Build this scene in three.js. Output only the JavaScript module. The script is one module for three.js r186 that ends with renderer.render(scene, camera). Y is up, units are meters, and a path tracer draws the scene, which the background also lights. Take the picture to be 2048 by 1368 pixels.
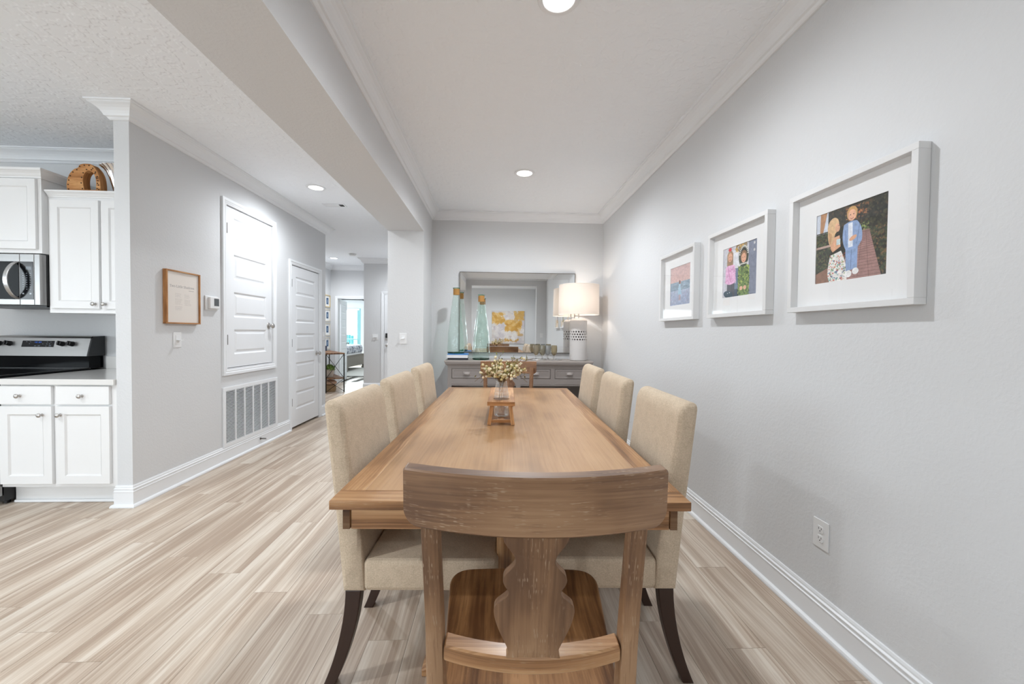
import * as THREE from 'three';
import { RoundedBoxGeometry } from 'three/addons/geometries/RoundedBoxGeometry.js';
import { mergeGeometries, mergeVertices, toCreasedNormals } from 'three/addons/utils/BufferGeometryUtils.js';
import { RectAreaLightUniformsLib } from 'three/addons/lights/RectAreaLightUniformsLib.js';

// ---------------------------------------------------------------- camera, sky, large lights, exposure
const scene = new THREE.Scene();
const EYE = 1.215;
const camera = new THREE.PerspectiveCamera(2 * Math.atan(684 / 800) * 180 / Math.PI, 2048 / 1368, 0.05, 120);
camera.position.set(0, EYE, 0);
camera.rotation.set(-0.02328, -0.04334, 0.01077, 'YXZ');
const renderer = new THREE.WebGLRenderer({ antialias: true });
renderer.toneMapping = THREE.LinearToneMapping;
renderer.toneMappingExposure = 1.80;
renderer.shadowMap.enabled = true;
RectAreaLightUniformsLib.init();
scene.background = new THREE.Color(0.80, 0.92, 1.0);
scene.backgroundIntensity = 2.2;
const DAY = [0.90, 0.96, 1.0], CAN = [0.93, 0.975, 1.02];
function areaLight(w, h, rgb, power, pos, look) {
  const l = new THREE.RectAreaLight(new THREE.Color().setRGB(...rgb), power, w, h);
  l.position.set(...pos); l.lookAt(...look); l.name = 'window_light'; scene.add(l); return l;
}
areaLight(3.6, 1.9, DAY, 1.15, [-3.55, 1.12, 3.50], [-3.55, 1.12, 0]);      // glass doors of the living room, behind the camera
areaLight(2.6, 1.3, DAY, 1.1, [-6.42, 1.50, 0.4], [0, 1.50, 0.4]);         // window of the kitchen side
areaLight(1.1, 1.3, [0.85, 0.97, 1.0], 24, [-5.40, 1.33, -14.38], [-5.1, 1.1, 0]);  // bedroom window
const CAN_POWER = 3.9;

// ---------------------------------------------------------------- helpers
let seed = 7;
const rnd = () => { seed = (seed * 1664525 + 1013904223) >>> 0; return seed / 4294967296; };
const rr = (a, b) => a + (b - a) * rnd();
const taken = {};
function numbered(n) { const k = taken[n] = (taken[n] ?? -1) + 1; return k ? n + '_' + String(k).padStart(3, '0') : n; }
function shadows(o) { o.castShadow = true; o.receiveShadow = true; return o; }
function thing(name, label, category, p = [0, 0, 0], turn = 0, group) {
  const o = new THREE.Group(); o.name = numbered(name); o.position.set(...p); o.rotation.y = turn;
  o.userData = { label, category }; if (group) o.userData.group = group; scene.add(o); return o;
}
function struct(name, geo, mat) {
  const o = geo ? shadows(new THREE.Mesh(geo, mat)) : new THREE.Group();
  o.name = numbered(name); o.userData.kind = 'structure'; scene.add(o); return o;
}
function part(parent, name, geo, mat, p, r) {
  const m = shadows(new THREE.Mesh(geo, mat)); m.name = name;
  if (p) m.position.set(...p); if (r) m.rotation.set(...r);
  parent.add(m); return m;
}
function copyOf(src, p, turn, label, group) {
  const c = src.clone(); c.name = numbered(src.name.replace(/_\d{3}$/, '')); c.position.set(...p); c.rotation.y = turn;
  c.userData = { ...src.userData, label }; if (group) c.userData.group = group; scene.add(c); return c;
}
// uv in metres, the grain (u) running along one axis
function uvm(g, grain = 'x', off = [0, 0]) {
  const geo = g.index ? g.toNonIndexed() : g; const P = geo.attributes.position, n = P.count, uv = new Float32Array(n * 2);
  const a = new THREE.Vector3(), b = new THREE.Vector3(), c = new THREE.Vector3();
  for (let i = 0; i < n; i += 3) {
    a.fromBufferAttribute(P, i); b.fromBufferAttribute(P, i + 1).sub(a); c.fromBufferAttribute(P, i + 2).sub(a);
    const k = b.cross(c), ax = Math.abs(k.x), ay = Math.abs(k.y), az = Math.abs(k.z);
    const d = ax >= ay && ax >= az ? 'x' : ay >= az ? 'y' : 'z'; const rest = ['x', 'y', 'z'].filter((q) => q !== d);
    const u = rest.includes(grain) ? grain : rest[0], v = rest.find((q) => q !== u);
    for (let j = i; j < i + 3; j++) { a.fromBufferAttribute(P, j); uv[2 * j] = a[u] + off[0]; uv[2 * j + 1] = a[v] + off[1] + (rest.includes(grain) ? 0 : 7.3); }
  }
  geo.setAttribute('uv', new THREE.BufferAttribute(uv, 2)); return geo;
}
function strip(g) { const o = g.index ? g.toNonIndexed() : g; for (const k of Object.keys(o.attributes)) if (!['position', 'normal', 'uv'].includes(k)) o.deleteAttribute(k); return o; }
function merge(list) { return mergeGeometries(list.map(strip)); }
function box(w, h, d, x = 0, y = 0, z = 0, r = 0, grain = 'x', off) {
  const g = r ? new RoundedBoxGeometry(w, h, d, 1, Math.min(r, w / 2.01, h / 2.01, d / 2.01)) : new THREE.BoxGeometry(w, h, d);
  g.translate(x, y, z); return uvm(g, grain, off);
}
// box from its bounds
function bb(x0, x1, y0, y1, z0, z1, r = 0, grain = 'x', off) { return box(x1 - x0, y1 - y0, z1 - z0, (x0 + x1) / 2, (y0 + y1) / 2, (z0 + z1) / 2, r, grain, off); }
function cyl(r0, r1, h, seg = 24, open = false) { return strip(new THREE.CylinderGeometry(r0, r1, h, seg, 1, open)); }
function lathe(pts, seg = 40) { return strip(new THREE.LatheGeometry(pts.map((p) => new THREE.Vector2(p[0], p[1])), seg)); }
function shapeOf(pts, holes = []) {
  const s = new THREE.Shape(pts.map((p) => new THREE.Vector2(p[0], p[1])));
  for (const h of holes) s.holes.push(new THREE.Path(h.map((p) => new THREE.Vector2(p[0], p[1]))));
  return s;
}
function extrude(shape, depth, bevel = 0, seg = 2, curve = 12) {
  return new THREE.ExtrudeGeometry(shape, bevel ? { depth: depth - 2 * bevel, bevelEnabled: true, bevelThickness: bevel, bevelSize: bevel, bevelOffset: -bevel, bevelSegments: seg, curveSegments: curve } : { depth, bevelEnabled: false, curveSegments: curve }).translate(0, 0, bevel);
}
const rect = (x0, x1, y0, y1) => [[x0, y0], [x1, y0], [x1, y1], [x0, y1]];
// straight bar between two points
function bar(a, b, w, h = w, taper = 1) {
  const A = new THREE.Vector3(...a), B = new THREE.Vector3(...b), L = A.distanceTo(B);
  const g = new THREE.BoxGeometry(w, L, h); const P = g.attributes.position;
  if (taper !== 1) for (let i = 0; i < P.count; i++) if (P.getY(i) > 0) { P.setX(i, P.getX(i) * taper); P.setZ(i, P.getZ(i) * taper); }
  g.applyQuaternion(new THREE.Quaternion().setFromUnitVectors(new THREE.Vector3(0, 1, 0), B.clone().sub(A).normalize()));
  g.translate((A.x + B.x) / 2, (A.y + B.y) / 2, (A.z + B.z) / 2); g.computeVertexNormals(); return uvm(g, 'y');
}
function tube(pts, r, seg = 16, rad = 8, closed = false) { return strip(new THREE.TubeGeometry(new THREE.CatmullRomCurve3(pts.map((p) => new THREE.Vector3(...p)), closed), seg, r, rad, closed)); }
// moulding: profile of [distance from wall, height] swept from A to B (xz) on the wall whose normal is n; mitres m0, m1 (-1 inside, +1 outside, 0 square)
function sweep(profile, A, B, n, m0 = 0, m1 = 0) {
  const dx = B[0] - A[0], dz = B[1] - A[1], L = Math.hypot(dx, dz), ux = dx / L, uz = dz / L, pos = [], N = profile.length;
  const at = (p, end) => { const s = end ? L + m1 * p[0] : -m0 * p[0]; return [A[0] + ux * s + n[0] * p[0], p[1], A[1] + uz * s + n[1] * p[0]]; };
  const flip = (ux * n[1] - uz * n[0]) < 0;
  for (let i = 0; i < N; i++) {
    const p = profile[i], q = profile[(i + 1) % N], a = at(p, 0), b = at(p, 1), c = at(q, 1), d = at(q, 0);
    for (const t of flip ? [a, b, c, a, c, d] : [a, c, b, a, d, c]) pos.push(...t);
  }
  const tri = THREE.ShapeUtils.triangulateShape(profile.map((p) => new THREE.Vector2(...p)), []);
  for (const end of [0, 1]) for (const t of tri) for (const k of t) pos.push(...at(profile[k], end));
  const g = new THREE.BufferGeometry(); g.setAttribute('position', new THREE.Float32BufferAttribute(pos, 3)); g.computeVertexNormals();
  return uvm(g, Math.abs(ux) > Math.abs(uz) ? 'x' : 'z');
}
// raised panel: rings [inset, height] in the xy plane, facing +z
function raised(w, h, rings) {
  const pos = [], R = rings.map(([i, z]) => [[-w / 2 + i, -h / 2 + i, z], [w / 2 - i, -h / 2 + i, z], [w / 2 - i, h / 2 - i, z], [-w / 2 + i, h / 2 - i, z]]);
  for (let k = 0; k + 1 < R.length; k++) for (let j = 0; j < 4; j++) { const a = R[k][j], b = R[k][(j + 1) % 4], c = R[k + 1][(j + 1) % 4], d = R[k + 1][j]; pos.push(...a, ...b, ...c, ...a, ...c, ...d); }
  const e = R[R.length - 1]; pos.push(...e[0], ...e[1], ...e[2], ...e[0], ...e[2], ...e[3]);
  const g = new THREE.BufferGeometry(); g.setAttribute('position', new THREE.Float32BufferAttribute(pos, 3)); g.computeVertexNormals(); return uvm(g, 'x');
}

// ---------------------------------------------------------------- textures
function hash(x, y, s) { let h = Math.imul(x, 374761393) ^ Math.imul(y, 668265263) ^ Math.imul(s, 974634777); h = Math.imul(h ^ (h >>> 13), 1274126177); return ((h ^ (h >>> 16)) >>> 0) / 4294967296; }
function vnoise(x, y, px, py, s) {  // tiles every px by py cells
  const xi = Math.floor(x), yi = Math.floor(y), fx = x - xi, fy = y - yi, u = fx * fx * (3 - 2 * fx), v = fy * fy * (3 - 2 * fy), m = (a, b) => ((a % b) + b) % b;
  const x0 = m(xi, px), x1 = m(xi + 1, px), y0 = m(yi, py), y1 = m(yi + 1, py);
  return (hash(x0, y0, s) * (1 - u) + hash(x1, y0, s) * u) * (1 - v) + (hash(x0, y1, s) * (1 - u) + hash(x1, y1, s) * u) * v;
}
function fbm(u, v, fx, fy, oct, s) { let a = 0, t = 0, w = 1; for (let o = 0; o < oct; o++) { a += w * vnoise(u * fx, v * fy, fx, fy, s + o); t += w; w *= 0.55; fx *= 2; fy *= 2; } return a / t; }
function dataTex(w, h, fn, srgb, size) {
  const d = new Uint8Array(w * h * 4);
  for (let y = 0; y < h; y++) for (let x = 0; x < w; x++) { const c = fn(x / w, y / h), k = 4 * (y * w + x); for (let i = 0; i < 3; i++) d[k + i] = Math.max(0, Math.min(255, Math.round(c.length ? c[i] : c))); d[k + 3] = 255; }
  const t = new THREE.DataTexture(d, w, h); t.wrapS = t.wrapT = THREE.RepeatWrapping; t.magFilter = THREE.LinearFilter; t.minFilter = THREE.LinearMipmapLinearFilter; t.generateMipmaps = true;
  if (srgb) t.colorSpace = THREE.SRGBColorSpace; if (size) t.repeat.set(1 / size[0], 1 / size[1]); t.needsUpdate = true; return t;
}
const mix = (a, b, t) => a.map((x, i) => x + (b[i] - x) * t), cl = (x) => Math.max(0, Math.min(1, x)), sm = (a, b, x) => { const t = cl((x - a) / (b - a)); return t * t * (3 - 2 * t); };
// wood, the grain along u
function wood(w, h, size, { dark, mid, light, band = 9, fine = 90, wash = 0, contrast = 1, s = 1, pore = 0.25, cloudy = 0.7 }) {
  return dataTex(w, h, (u, v) => {
    const warp = fbm(u, v, 3, 4, 3, s + 40) * 0.08;
    const b = fbm(u, v + warp, 2, band, 4, s), f = fbm(u, v + warp * 0.6, 6, fine, 2, s + 10), p = fbm(u, v, 26, fine * 2, 1, s + 20), cloud = fbm(u, v, 4, 4, 4, s + 30);
    let t = 0.5 + contrast * ((b - 0.5) * 1.5 + (f - 0.5) * 0.6 + (cloud - 0.5) * cloudy);
    let c = t < 0.5 ? mix(dark, mid, cl(t * 2)) : mix(mid, light, cl(t * 2 - 1));
    if (p > 0.70) c = mix(c, dark, pore * sm(0.70, 0.9, p));
    if (wash) { const q = vnoise(u * 80, v * 420, 80, 420, s + 50), r = fbm(u, v, 6, 8, 3, s + 60); c = mix(c, [206, 190, 170], wash * sm(0.72, 0.95, q) * sm(0.40, 0.60, r)); }
    return c;
  }, true, size);
}
const floorTex = wood(1024, 1024, [2.4, 0.93], { dark: [170, 150, 132], mid: [197, 181, 164], light: [217, 206, 192], band: 24, fine: 150, contrast: 1.3, s: 3, pore: 0.22 });
const tableTex = wood(1024, 1024, [2.4, 1.0], { dark: [146, 110, 75], mid: [180, 140, 100], light: [197, 159, 119], band: 7, fine: 150, contrast: 0.55, s: 21, pore: 0.18, cloudy: 2.8 });
const borderTex = wood(1024, 512, [1.6, 0.5], { dark: [112, 76, 46], mid: [164, 120, 80], light: [196, 156, 114], band: 16, fine: 130, contrast: 1.1, wash: 0.25, s: 55 });
const chairTex = wood(1024, 1024, [1.0, 0.6], { dark: [106, 76, 54], mid: [146, 112, 82], light: [172, 138, 106], band: 8, fine: 150, contrast: 0.8, wash: 0.6, s: 83, cloudy: 1.7 });
const seatTex = wood(1024, 512, [0.9, 0.5], { dark: [92, 60, 36], mid: [138, 98, 62], light: [178, 134, 92], band: 10, fine: 90, contrast: 1.1, wash: 0.1, s: 97 });
const oakTex = wood(512, 256, [0.5, 0.2], { dark: [140, 92, 48], mid: [180, 126, 76], light: [206, 158, 108], band: 8, fine: 50, contrast: 1, s: 111 });
const linenTex = dataTex(512, 512, (u, v) => { const a = vnoise(u * 220, v * 60, 220, 60, 1), b = vnoise(u * 60, v * 220, 60, 220, 2), c = fbm(u, v, 6, 6, 3, 5), t = (a + b) / 2 - 0.5 + (c - 0.5) * 0.35; return mix([212, 194, 171], [186, 168, 145], cl(0.5 - t * 1.6)); }, true, [0.22, 0.22]);
const linenBump = dataTex(512, 512, (u, v) => 128 + 110 * Math.sin(u * Math.PI * 2 * 96) * 0.5 + 110 * Math.sin(v * Math.PI * 2 * 96) * 0.5, false, [0.22, 0.22]);
const peelBump = dataTex(512, 512, (u, v) => 255 * sm(0.30, 0.75, fbm(u, v, 40, 40, 3, 9)), false, [0.4, 0.4]);
const knockBump = dataTex(512, 512, (u, v) => 255 * sm(0.42, 0.62, fbm(u, v, 26, 26, 3, 19)), false, [1.0, 1.0]);
const steelBump = dataTex(256, 256, (u, v) => 255 * fbm(u, v, 3, 120, 2, 4), false, [0.3, 0.3]);
const waveBump = dataTex(256, 256, (u, v) => 255 * fbm(u, v, 7, 16, 2, 14), false, [1, 1]);

// ---------------------------------------------------------------- materials
const hex = (h) => new THREE.Color(h);
const std = (o) => new THREE.MeshStandardMaterial(o), phy = (o) => new THREE.MeshPhysicalMaterial(o);
const M = {
  wall: std({ color: new THREE.Color().setRGB(0.695, 0.702, 0.712), roughness: 0.75, bumpMap: peelBump, bumpScale: 0.0003 }),
  ceil: std({ color: new THREE.Color().setRGB(0.92, 0.945, 0.975), roughness: 0.9, bumpMap: knockBump, bumpScale: 0.0016 }),
  trim: std({ color: new THREE.Color().setRGB(0.85, 0.865, 0.885), roughness: 0.35 }),
  cab: std({ color: new THREE.Color().setRGB(0.86, 0.86, 0.86), roughness: 0.4 }),
  plastic: std({ color: new THREE.Color().setRGB(0.80, 0.80, 0.80), roughness: 0.4 }),
  counter: std({ color: new THREE.Color().setRGB(0.80, 0.79, 0.77), roughness: 0.12 }),
  darkGap: std({ color: 0x17120e, roughness: 0.9 }),
  nickel: std({ color: new THREE.Color().setRGB(0.52, 0.50, 0.48), roughness: 0.28, metalness: 1 }),
  hinge: std({ color: new THREE.Color().setRGB(0.22, 0.21, 0.20), roughness: 0.4, metalness: 1 }),
  chrome: std({ color: new THREE.Color().setRGB(0.78, 0.78, 0.79), roughness: 0.12, metalness: 1 }),
  steel: std({ color: new THREE.Color().setRGB(0.40, 0.395, 0.39), roughness: 0.34, metalness: 1, bumpMap: steelBump, bumpScale: 0.0002 }),
  black: std({ color: 0x0b0c0e, roughness: 0.35 }), blackGlass: phy({ color: 0x07090c, roughness: 0.10, specularIntensity: 0.15 }),
  floors: [[1, 1, 1], [0.965, 0.96, 0.955], [1.02, 1.02, 1.02], [0.985, 0.975, 0.965]].map((c) => std({ map: floorTex, color: new THREE.Color().setRGB(...c), roughness: 0.42 })),
  table: [[1, 1, 1], [0.94, 0.93, 0.91], [1.04, 1.03, 1.03]].map((c) => phy({ map: tableTex, color: new THREE.Color().setRGB(...c), roughness: 0.34, clearcoat: 0.25, clearcoatRoughness: 0.22 })),
  border: phy({ map: borderTex, roughness: 0.36, clearcoat: 0.2, clearcoatRoughness: 0.25 }),
  chair: phy({ map: chairTex, color: new THREE.Color().setRGB(0.90, 0.88, 0.86), roughness: 0.48, clearcoat: 0.22, clearcoatRoughness: 0.25 }), seat: phy({ map: seatTex, roughness: 0.38, clearcoat: 0.2, clearcoatRoughness: 0.25 }), chairTop: phy({ map: borderTex, roughness: 0.3, clearcoat: 0.3, clearcoatRoughness: 0.2 }),
  oak: std({ map: oakTex, roughness: 0.55 }),
  linen: phy({ map: linenTex, bumpMap: linenBump, bumpScale: 0.0004, roughness: 0.95, sheen: 0.25, sheenRoughness: 0.6, sheenColor: new THREE.Color(0.9, 0.85, 0.8) }),
  espresso: phy({ color: new THREE.Color().setRGB(0.030, 0.012, 0.007), roughness: 0.4, clearcoat: 0.08, clearcoatRoughness: 0.25 }),
  grey: std({ color: new THREE.Color().setRGB(0.262, 0.232, 0.218), roughness: 0.55 }), greyTop: std({ color: new THREE.Color().setRGB(0.36, 0.32, 0.295), roughness: 0.42 }),
  mirror: std({ color: new THREE.Color().setRGB(0.86, 0.87, 0.87), roughness: 0.0, metalness: 1 }), mirrorEdge: std({ color: new THREE.Color().setRGB(0.16, 0.14, 0.12), roughness: 0.35, metalness: 1 }),
  pane: phy({ color: 0xffffff, roughness: 0, transmission: 1, thickness: 0, ior: 1.45 }),
  frame: std({ color: new THREE.Color().setRGB(0.74, 0.74, 0.74), roughness: 0.4 }), mat: std({ color: new THREE.Color().setRGB(0.82, 0.82, 0.82), roughness: 0.9 }),
};
function canvasTex(w, h, draw) { const c = document.createElement('canvas'); c.width = w; c.height = h; const x = c.getContext('2d'); draw(x, w, h); const t = new THREE.CanvasTexture(c); t.colorSpace = THREE.SRGBColorSpace; return t; }
// ---------------------------------------------------------------- the setting
const XR = 1.36, XN = -0.79, XB = -1.18, XL = -2.457, ZB = -5.03, ZC = -2.815, ZE = -5.92, CEIL = 2.70, ZK = -3.58, XE = -3.76, ZF = -9.35, ZD = -8.35;
{ // floor: vinyl planks, each a piece
  const floor = struct('floor');
  const W = 0.155, L = 1.22, variants = [];
  for (let k = 0; k < 14; k++) variants.push(box(W - 0.0012, 0.012, L - 0.0012, 0, -0.006, 0, 0, 'z', [k * 0.371, k * 0.217]));
  const far = [];
  const inside = (x, z) => z < -6.0 ? x > -3.9 && x < -1.1 && z > -9.5 : z > -0.75 ? false : x > -3.9 && x < 1.44 && (z > -3.7 || x > -2.5);
  for (let c = 0; c < 53; c++) for (let r = -11; r < 5; r++) {
    const x = 1.375 - W / 2 - c * W, z = r * L + 0.5 + ((c * 0.437) % 1) * L, v = variants[(c * 5 + r * 3 + 140) % 14];
    if (inside(x, z)) part(floor, 'plank', v, M.floors[(c * 7 + r * 5 + 200) % 4], [x, 0, z]);
    else if (z > -6.2 || (x > -4.1 && x < -0.9)) far.push(v.clone().translate(x, 0, z));
  }
  const m = part(floor, 'plank', merge(far), M.floors[0]); m.userData.kind = 'stuff';
  part(floor, 'subfloor', bb(-6.9, 1.6, -0.10, -0.0125, -9.6, 3.9), M.darkGap);
}
struct('ceiling', bb(-6.62, 1.48, CEIL, CEIL + 0.1, -9.47, 3.67), M.ceil);
struct('wall_right', bb(XR, XR + 0.12, 0, CEIL, -5.15, 3.67), M.wall);
struct('wall_back', bb(XN, XR, 0, CEIL, -5.15, ZB), M.wall);
struct('wall_partition', bb(XB, XN, 0, CEIL, ZD, -4.46), M.wall);
struct('beam', bb(XB, XN, 2.32, CEIL, -4.46, 0.6), M.wall);
struct('wall_front', uvm(extrude(shapeOf([[XB, 0], [-0.62, 0], [-0.62, 2.455], [1.10, 2.455], [1.10, 0], [XR, 0], [XR, CEIL], [XB, CEIL]]), 0.12).translate(0, 0, 0.6)), M.wall);
// a wall standing across x, drawn in (z, y)
const wallX = (x0, t, outline, holes) => uvm(extrude(shapeOf(outline.map(([z, y]) => [-z, y]), holes.map((h) => h.map(([z, y]) => [-z, y]))), t).rotateY(Math.PI / 2).translate(x0, 0, 0), 'z');
const D1 = { z0: -4.535, z1: -3.775, y0: 0.856, y1: 2.352 }, D2 = { z0: -5.705, z1: -4.945, y0: 0, y1: 2.008 };
struct('wall_left', wallX(XL - 0.1, 0.1, [[ZC, 0], [D2.z1, 0], [D2.z1, D2.y1], [D2.z0, D2.y1], [D2.z0, 0], [ZE, 0], [ZE, CEIL], [ZC, CEIL]], [rect(D1.z0, D1.z1, D1.y0, D1.y1)]), M.wall);
struct('closet_shade_backing', bb(XL - 0.16, XL - 0.101, 0, CEIL, -5.82, -3.70), std({ color: 0x4a4642, roughness: 0.9 }));  // dark backing: shade behind the closet doors put into its colour
struct('wall_hall', bb(XE - 0.12, XL - 0.1, 0, CEIL, ZE, -5.82), M.wall);
struct('wall_entry', bb(XE - 0.12, XE, 0, CEIL, ZF, ZE), M.wall);
const wallZ = (z0, t, outline, holes) => uvm(extrude(shapeOf(outline, holes), t).translate(0, 0, z0), 'x');
struct('wall_far', wallZ(ZF - 0.12, 0.12, [[XE - 0.12, 0], [-3.60, 0], [-3.60, 1.955], [-2.84, 1.955], [-2.84, 0], [-2.0, 0], [-2.0, CEIL], [XE - 0.12, CEIL]], []), M.wall);
struct('wall_foyer', bb(-2.69, XB, 0, CEIL, ZF, ZD), M.wall);
struct('wall_kitchen', bb(-6.5, XL - 0.101, 0, CEIL, ZK - 0.12, ZK), M.wall);
struct('wall_side', wallX(-6.62, 0.12, [[3.67, 0], [ZK - 0.12, 0], [ZK - 0.12, CEIL], [3.67, CEIL]], [rect(-0.9, 1.7, 0.85, 2.15)]), M.wall);
struct('wall_rear', wallZ(3.55, 0.12, [[-6.5, 0], [XR, 0], [XR, CEIL], [-6.5, CEIL]], [rect(-5.35, -1.75, 0.05, 2.1)]), M.wall);
{ // bedroom beyond the entry
  struct('wall_bedroom', wallZ(-14.62, 0.12, [[-7.2, 0], [-1.9, 0], [-1.9, CEIL], [-7.2, CEIL]], [rect(-6.0, -4.80, 0.60, 2.02)]), M.wall);
  struct('wall_bedroom_left', bb(-7.32, -7.2, 0, CEIL, -14.62, -9.35), M.wall);
  struct('wall_bedroom_right', bb(-1.9, -1.78, 0, CEIL, -14.62, -9.35), M.wall);
  struct('wall_bedroom_front', bb(-7.2, XE - 0.121, 0, CEIL, ZF - 0.12, ZF), M.wall);
  struct('ceiling', bb(-7.32, -1.78, CEIL, CEIL + 0.1, -14.62, -9.471), M.ceil);
  struct('floor', bb(-7.32, -1.78, -0.1, 0, -14.62, -9.601, 0, 'z'), M.floors[1]);
}
// mouldings
const crownP = [[0, 2.60], [0.010, 2.60], [0.016, 2.605], [0.022, 2.615], [0.026, 2.617], [0.032, 2.620], [0.036, 2.632], [0.044, 2.647], [0.056, 2.662], [0.070, 2.673], [0.084, 2.680], [0.088, 2.683], [0.088, 2.687], [0.098, 2.690], [0.100, 2.6995], [0, 2.6995]];
const baseP = [[0, 0.0005], [0.030, 0.0005], [0.030, 0.008], [0.026, 0.016], [0.018, 0.021], [0.014, 0.022], [0.014, 0.102], [0.0165, 0.104], [0.0165, 0.107], [0.012, 0.110], [0.012, 0.119], [0.015, 0.122], [0.015, 0.126], [0.009, 0.131], [0.009, 0.138], [0.006, 0.146], [0, 0.147]];
const crown = (A, B, n, m0, m1) => struct('trim_1', sweep(crownP, A, B, n, m0, m1), M.trim);
const base = (side, A, B, n, m0, m1) => struct('baseboard_' + side, sweep(baseP, A, B, n, m0, m1), M.trim);
crown([XR, 0.6], [XR, ZB], [-1, 0], -1, -1); crown([XN, ZB], [XR, ZB], [0, 1], -1, -1); crown([XN, 0.6], [XN, ZB], [1, 0], -1, -1); crown([XN, 0.6], [XR, 0.6], [0, -1], -1, -1);
crown([XL, ZC], [XL, ZE], [1, 0], 1, 1); crown([XL - 0.1, ZC], [XL, ZC], [0, 1], 1, 1); crown([XL - 0.1, ZC], [XL - 0.1, ZK], [-1, 0], 1, -1); crown([-6.5, ZK], [XL - 0.1, ZK], [0, 1], -1, -1);
crown([XE, ZE], [XL, ZE], [0, -1], -1, 1); crown([XE, ZE], [XE, ZF], [1, 0], -1, -1); crown([XE, ZF], [-2.69, ZF], [0, 1], -1, -1); crown([-2.69, ZD], [-2.69, ZF], [-1, 0], 1, -1); crown([-2.69, ZD], [XB, ZD], [0, 1], 1, -1);
base('right', [XR, 0.6], [XR, ZB], [-1, 0], 0, -1); base('back', [XN, ZB], [XR, ZB], [0, 1], -1, -1); base('niche', [XN, -4.46], [XN, ZB], [1, 0], 1, -1); base('column', [XB, -4.46], [XN, -4.46], [0, 1], 1, 1);
base('left', [XL, ZC], [XL, -4.892], [1, 0], 1, 0); base('left', [XL, -5.765], [XL, ZE], [1, 0], 0, 1); base('cap', [XL - 0.1, ZC], [XL, ZC], [0, 1], 1, 1);
base('hall', [XE, ZE], [XL, ZE], [0, -1], -1, 1); base('entry', [XE, ZE], [XE, ZF], [1, 0], -1, -1); base('far', [XE, ZF], [-3.665, ZF], [0, 1], -1, 0); base('foyer', [-2.69, ZD], [-2.335, ZD], [0, 1], 1, 0); base('foyer', [-2.69, ZD], [-2.69, ZF], [-1, 0], 1, 0); base('partition', [XB, -4.46], [XB, ZD], [-1, 0], 1, 0);
base('rear', [-1.70, 3.55], [XR, 3.55], [0, -1], 0, -1);

// doors: built standing in xy facing +z, hinge side at x = 0
const panelRings = [[0, 0], [0.004, -0.0015], [0.013, -0.0075], [0.018, -0.009], [0.030, -0.0075], [0.042, -0.003], [0.046, -0.0025]];
function doorLeaf(root, w, h, panels, knobAt, hinges, knobSide = 1) {
  const x0 = panels.x0, x1 = panels.x1;
  part(root, 'leaf', uvm(extrude(shapeOf(rect(0, w, 0, h), panels.rows.map(([a, b]) => rect(x0, x1, a, b))), 0.035).translate(0, 0, -0.035), 'y'), M.trim);
  for (const [a, b] of panels.rows) part(root, 'panel', raised(x1 - x0, b - a, panelRings), M.trim, [(x0 + x1) / 2, (a + b) / 2, 0]);
  if (knobAt) {
    const k = part(root, 'knob', lathe([[0, 0.062], [0.012, 0.0615], [0.022, 0.057], [0.0275, 0.049], [0.028, 0.043], [0.024, 0.036], [0.014, 0.031], [0.0105, 0.027], [0.0105, 0.013], [0.014, 0.010], [0.028, 0.008], [0.0325, 0.005], [0.033, 0.0]], 28).rotateX(Math.PI / 2), M.nickel, [knobAt[0], knobAt[1], 0.0]);
    k.userData.label = 'satin nickel round door knob';
  }
  for (const y of hinges) { const g = merge([strip(box(0.014, 0.089, 0.004, 0.008, y, 0.0025)), strip(cyl(0.0065, 0.0065, 0.092, 10).translate(-0.001, y, 0.0065))]); part(root, 'hinge', g, M.hinge); }
}
const casingP = (w) => [[0, 0], [0.011, 0], [0.011, w * 0.15], [0.015, w * 0.3], [0.012, w * 0.42], [0.018, w * 0.6], [0.018, w], [0, w]];
function casing(root, x0, x1, y0, y1, w, four) {  // picture-framed casing round an opening, in xy facing +z
  const P = casingP(w), piece = (A, B, out) => {  // A, B along the opening edge; out = outward direction
    const pos = [], dx = B[0] - A[0], dy = B[1] - A[1], L = Math.hypot(dx, dy), u = [dx / L, dy / L], at = (p, e, mA, mB) => { const s = e ? L + mB * p[1] : -mA * p[1]; return [A[0] + u[0] * s + out[0] * p[1], A[1] + u[1] * s + out[1] * p[1], p[0]]; };
    return (mA, mB) => {
      for (let i = 0; i < P.length; i++) { const a = at(P[i], 0, mA, mB), b = at(P[i], 1, mA, mB), c = at(P[(i + 1) % P.length], 1, mA, mB), d = at(P[(i + 1) % P.length], 0, mA, mB); pos.push(...a, ...b, ...c, ...a, ...c, ...d); }
      for (const e of [0, 1]) for (const t of THREE.ShapeUtils.triangulateShape(P.map((p) => new THREE.Vector2(...p)), [])) for (const k of t) pos.push(...at(P[k], e, mA, mB));
      const g = new THREE.BufferGeometry(); g.setAttribute('position', new THREE.Float32BufferAttribute(pos, 3)); g.computeVertexNormals(); return uvm(g, 'y');
    };
  };
  const mat = M.trim2;
  part(root, 'casing', piece([x0, y0], [x0, y1], [-1, 0])(four ? 1 : 0, 1), mat); part(root, 'casing', piece([x1, y0], [x1, y1], [1, 0])(four ? 1 : 0, 1), mat);
  part(root, 'casing', piece([x0, y1], [x1, y1], [0, 1])(1, 1), mat); if (four) part(root, 'casing', piece([x0, y0], [x1, y0], [0, -1])(1, 1), mat);
}
M.trim2 = M.trim.clone(); M.trim2.side = THREE.DoubleSide;
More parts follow.
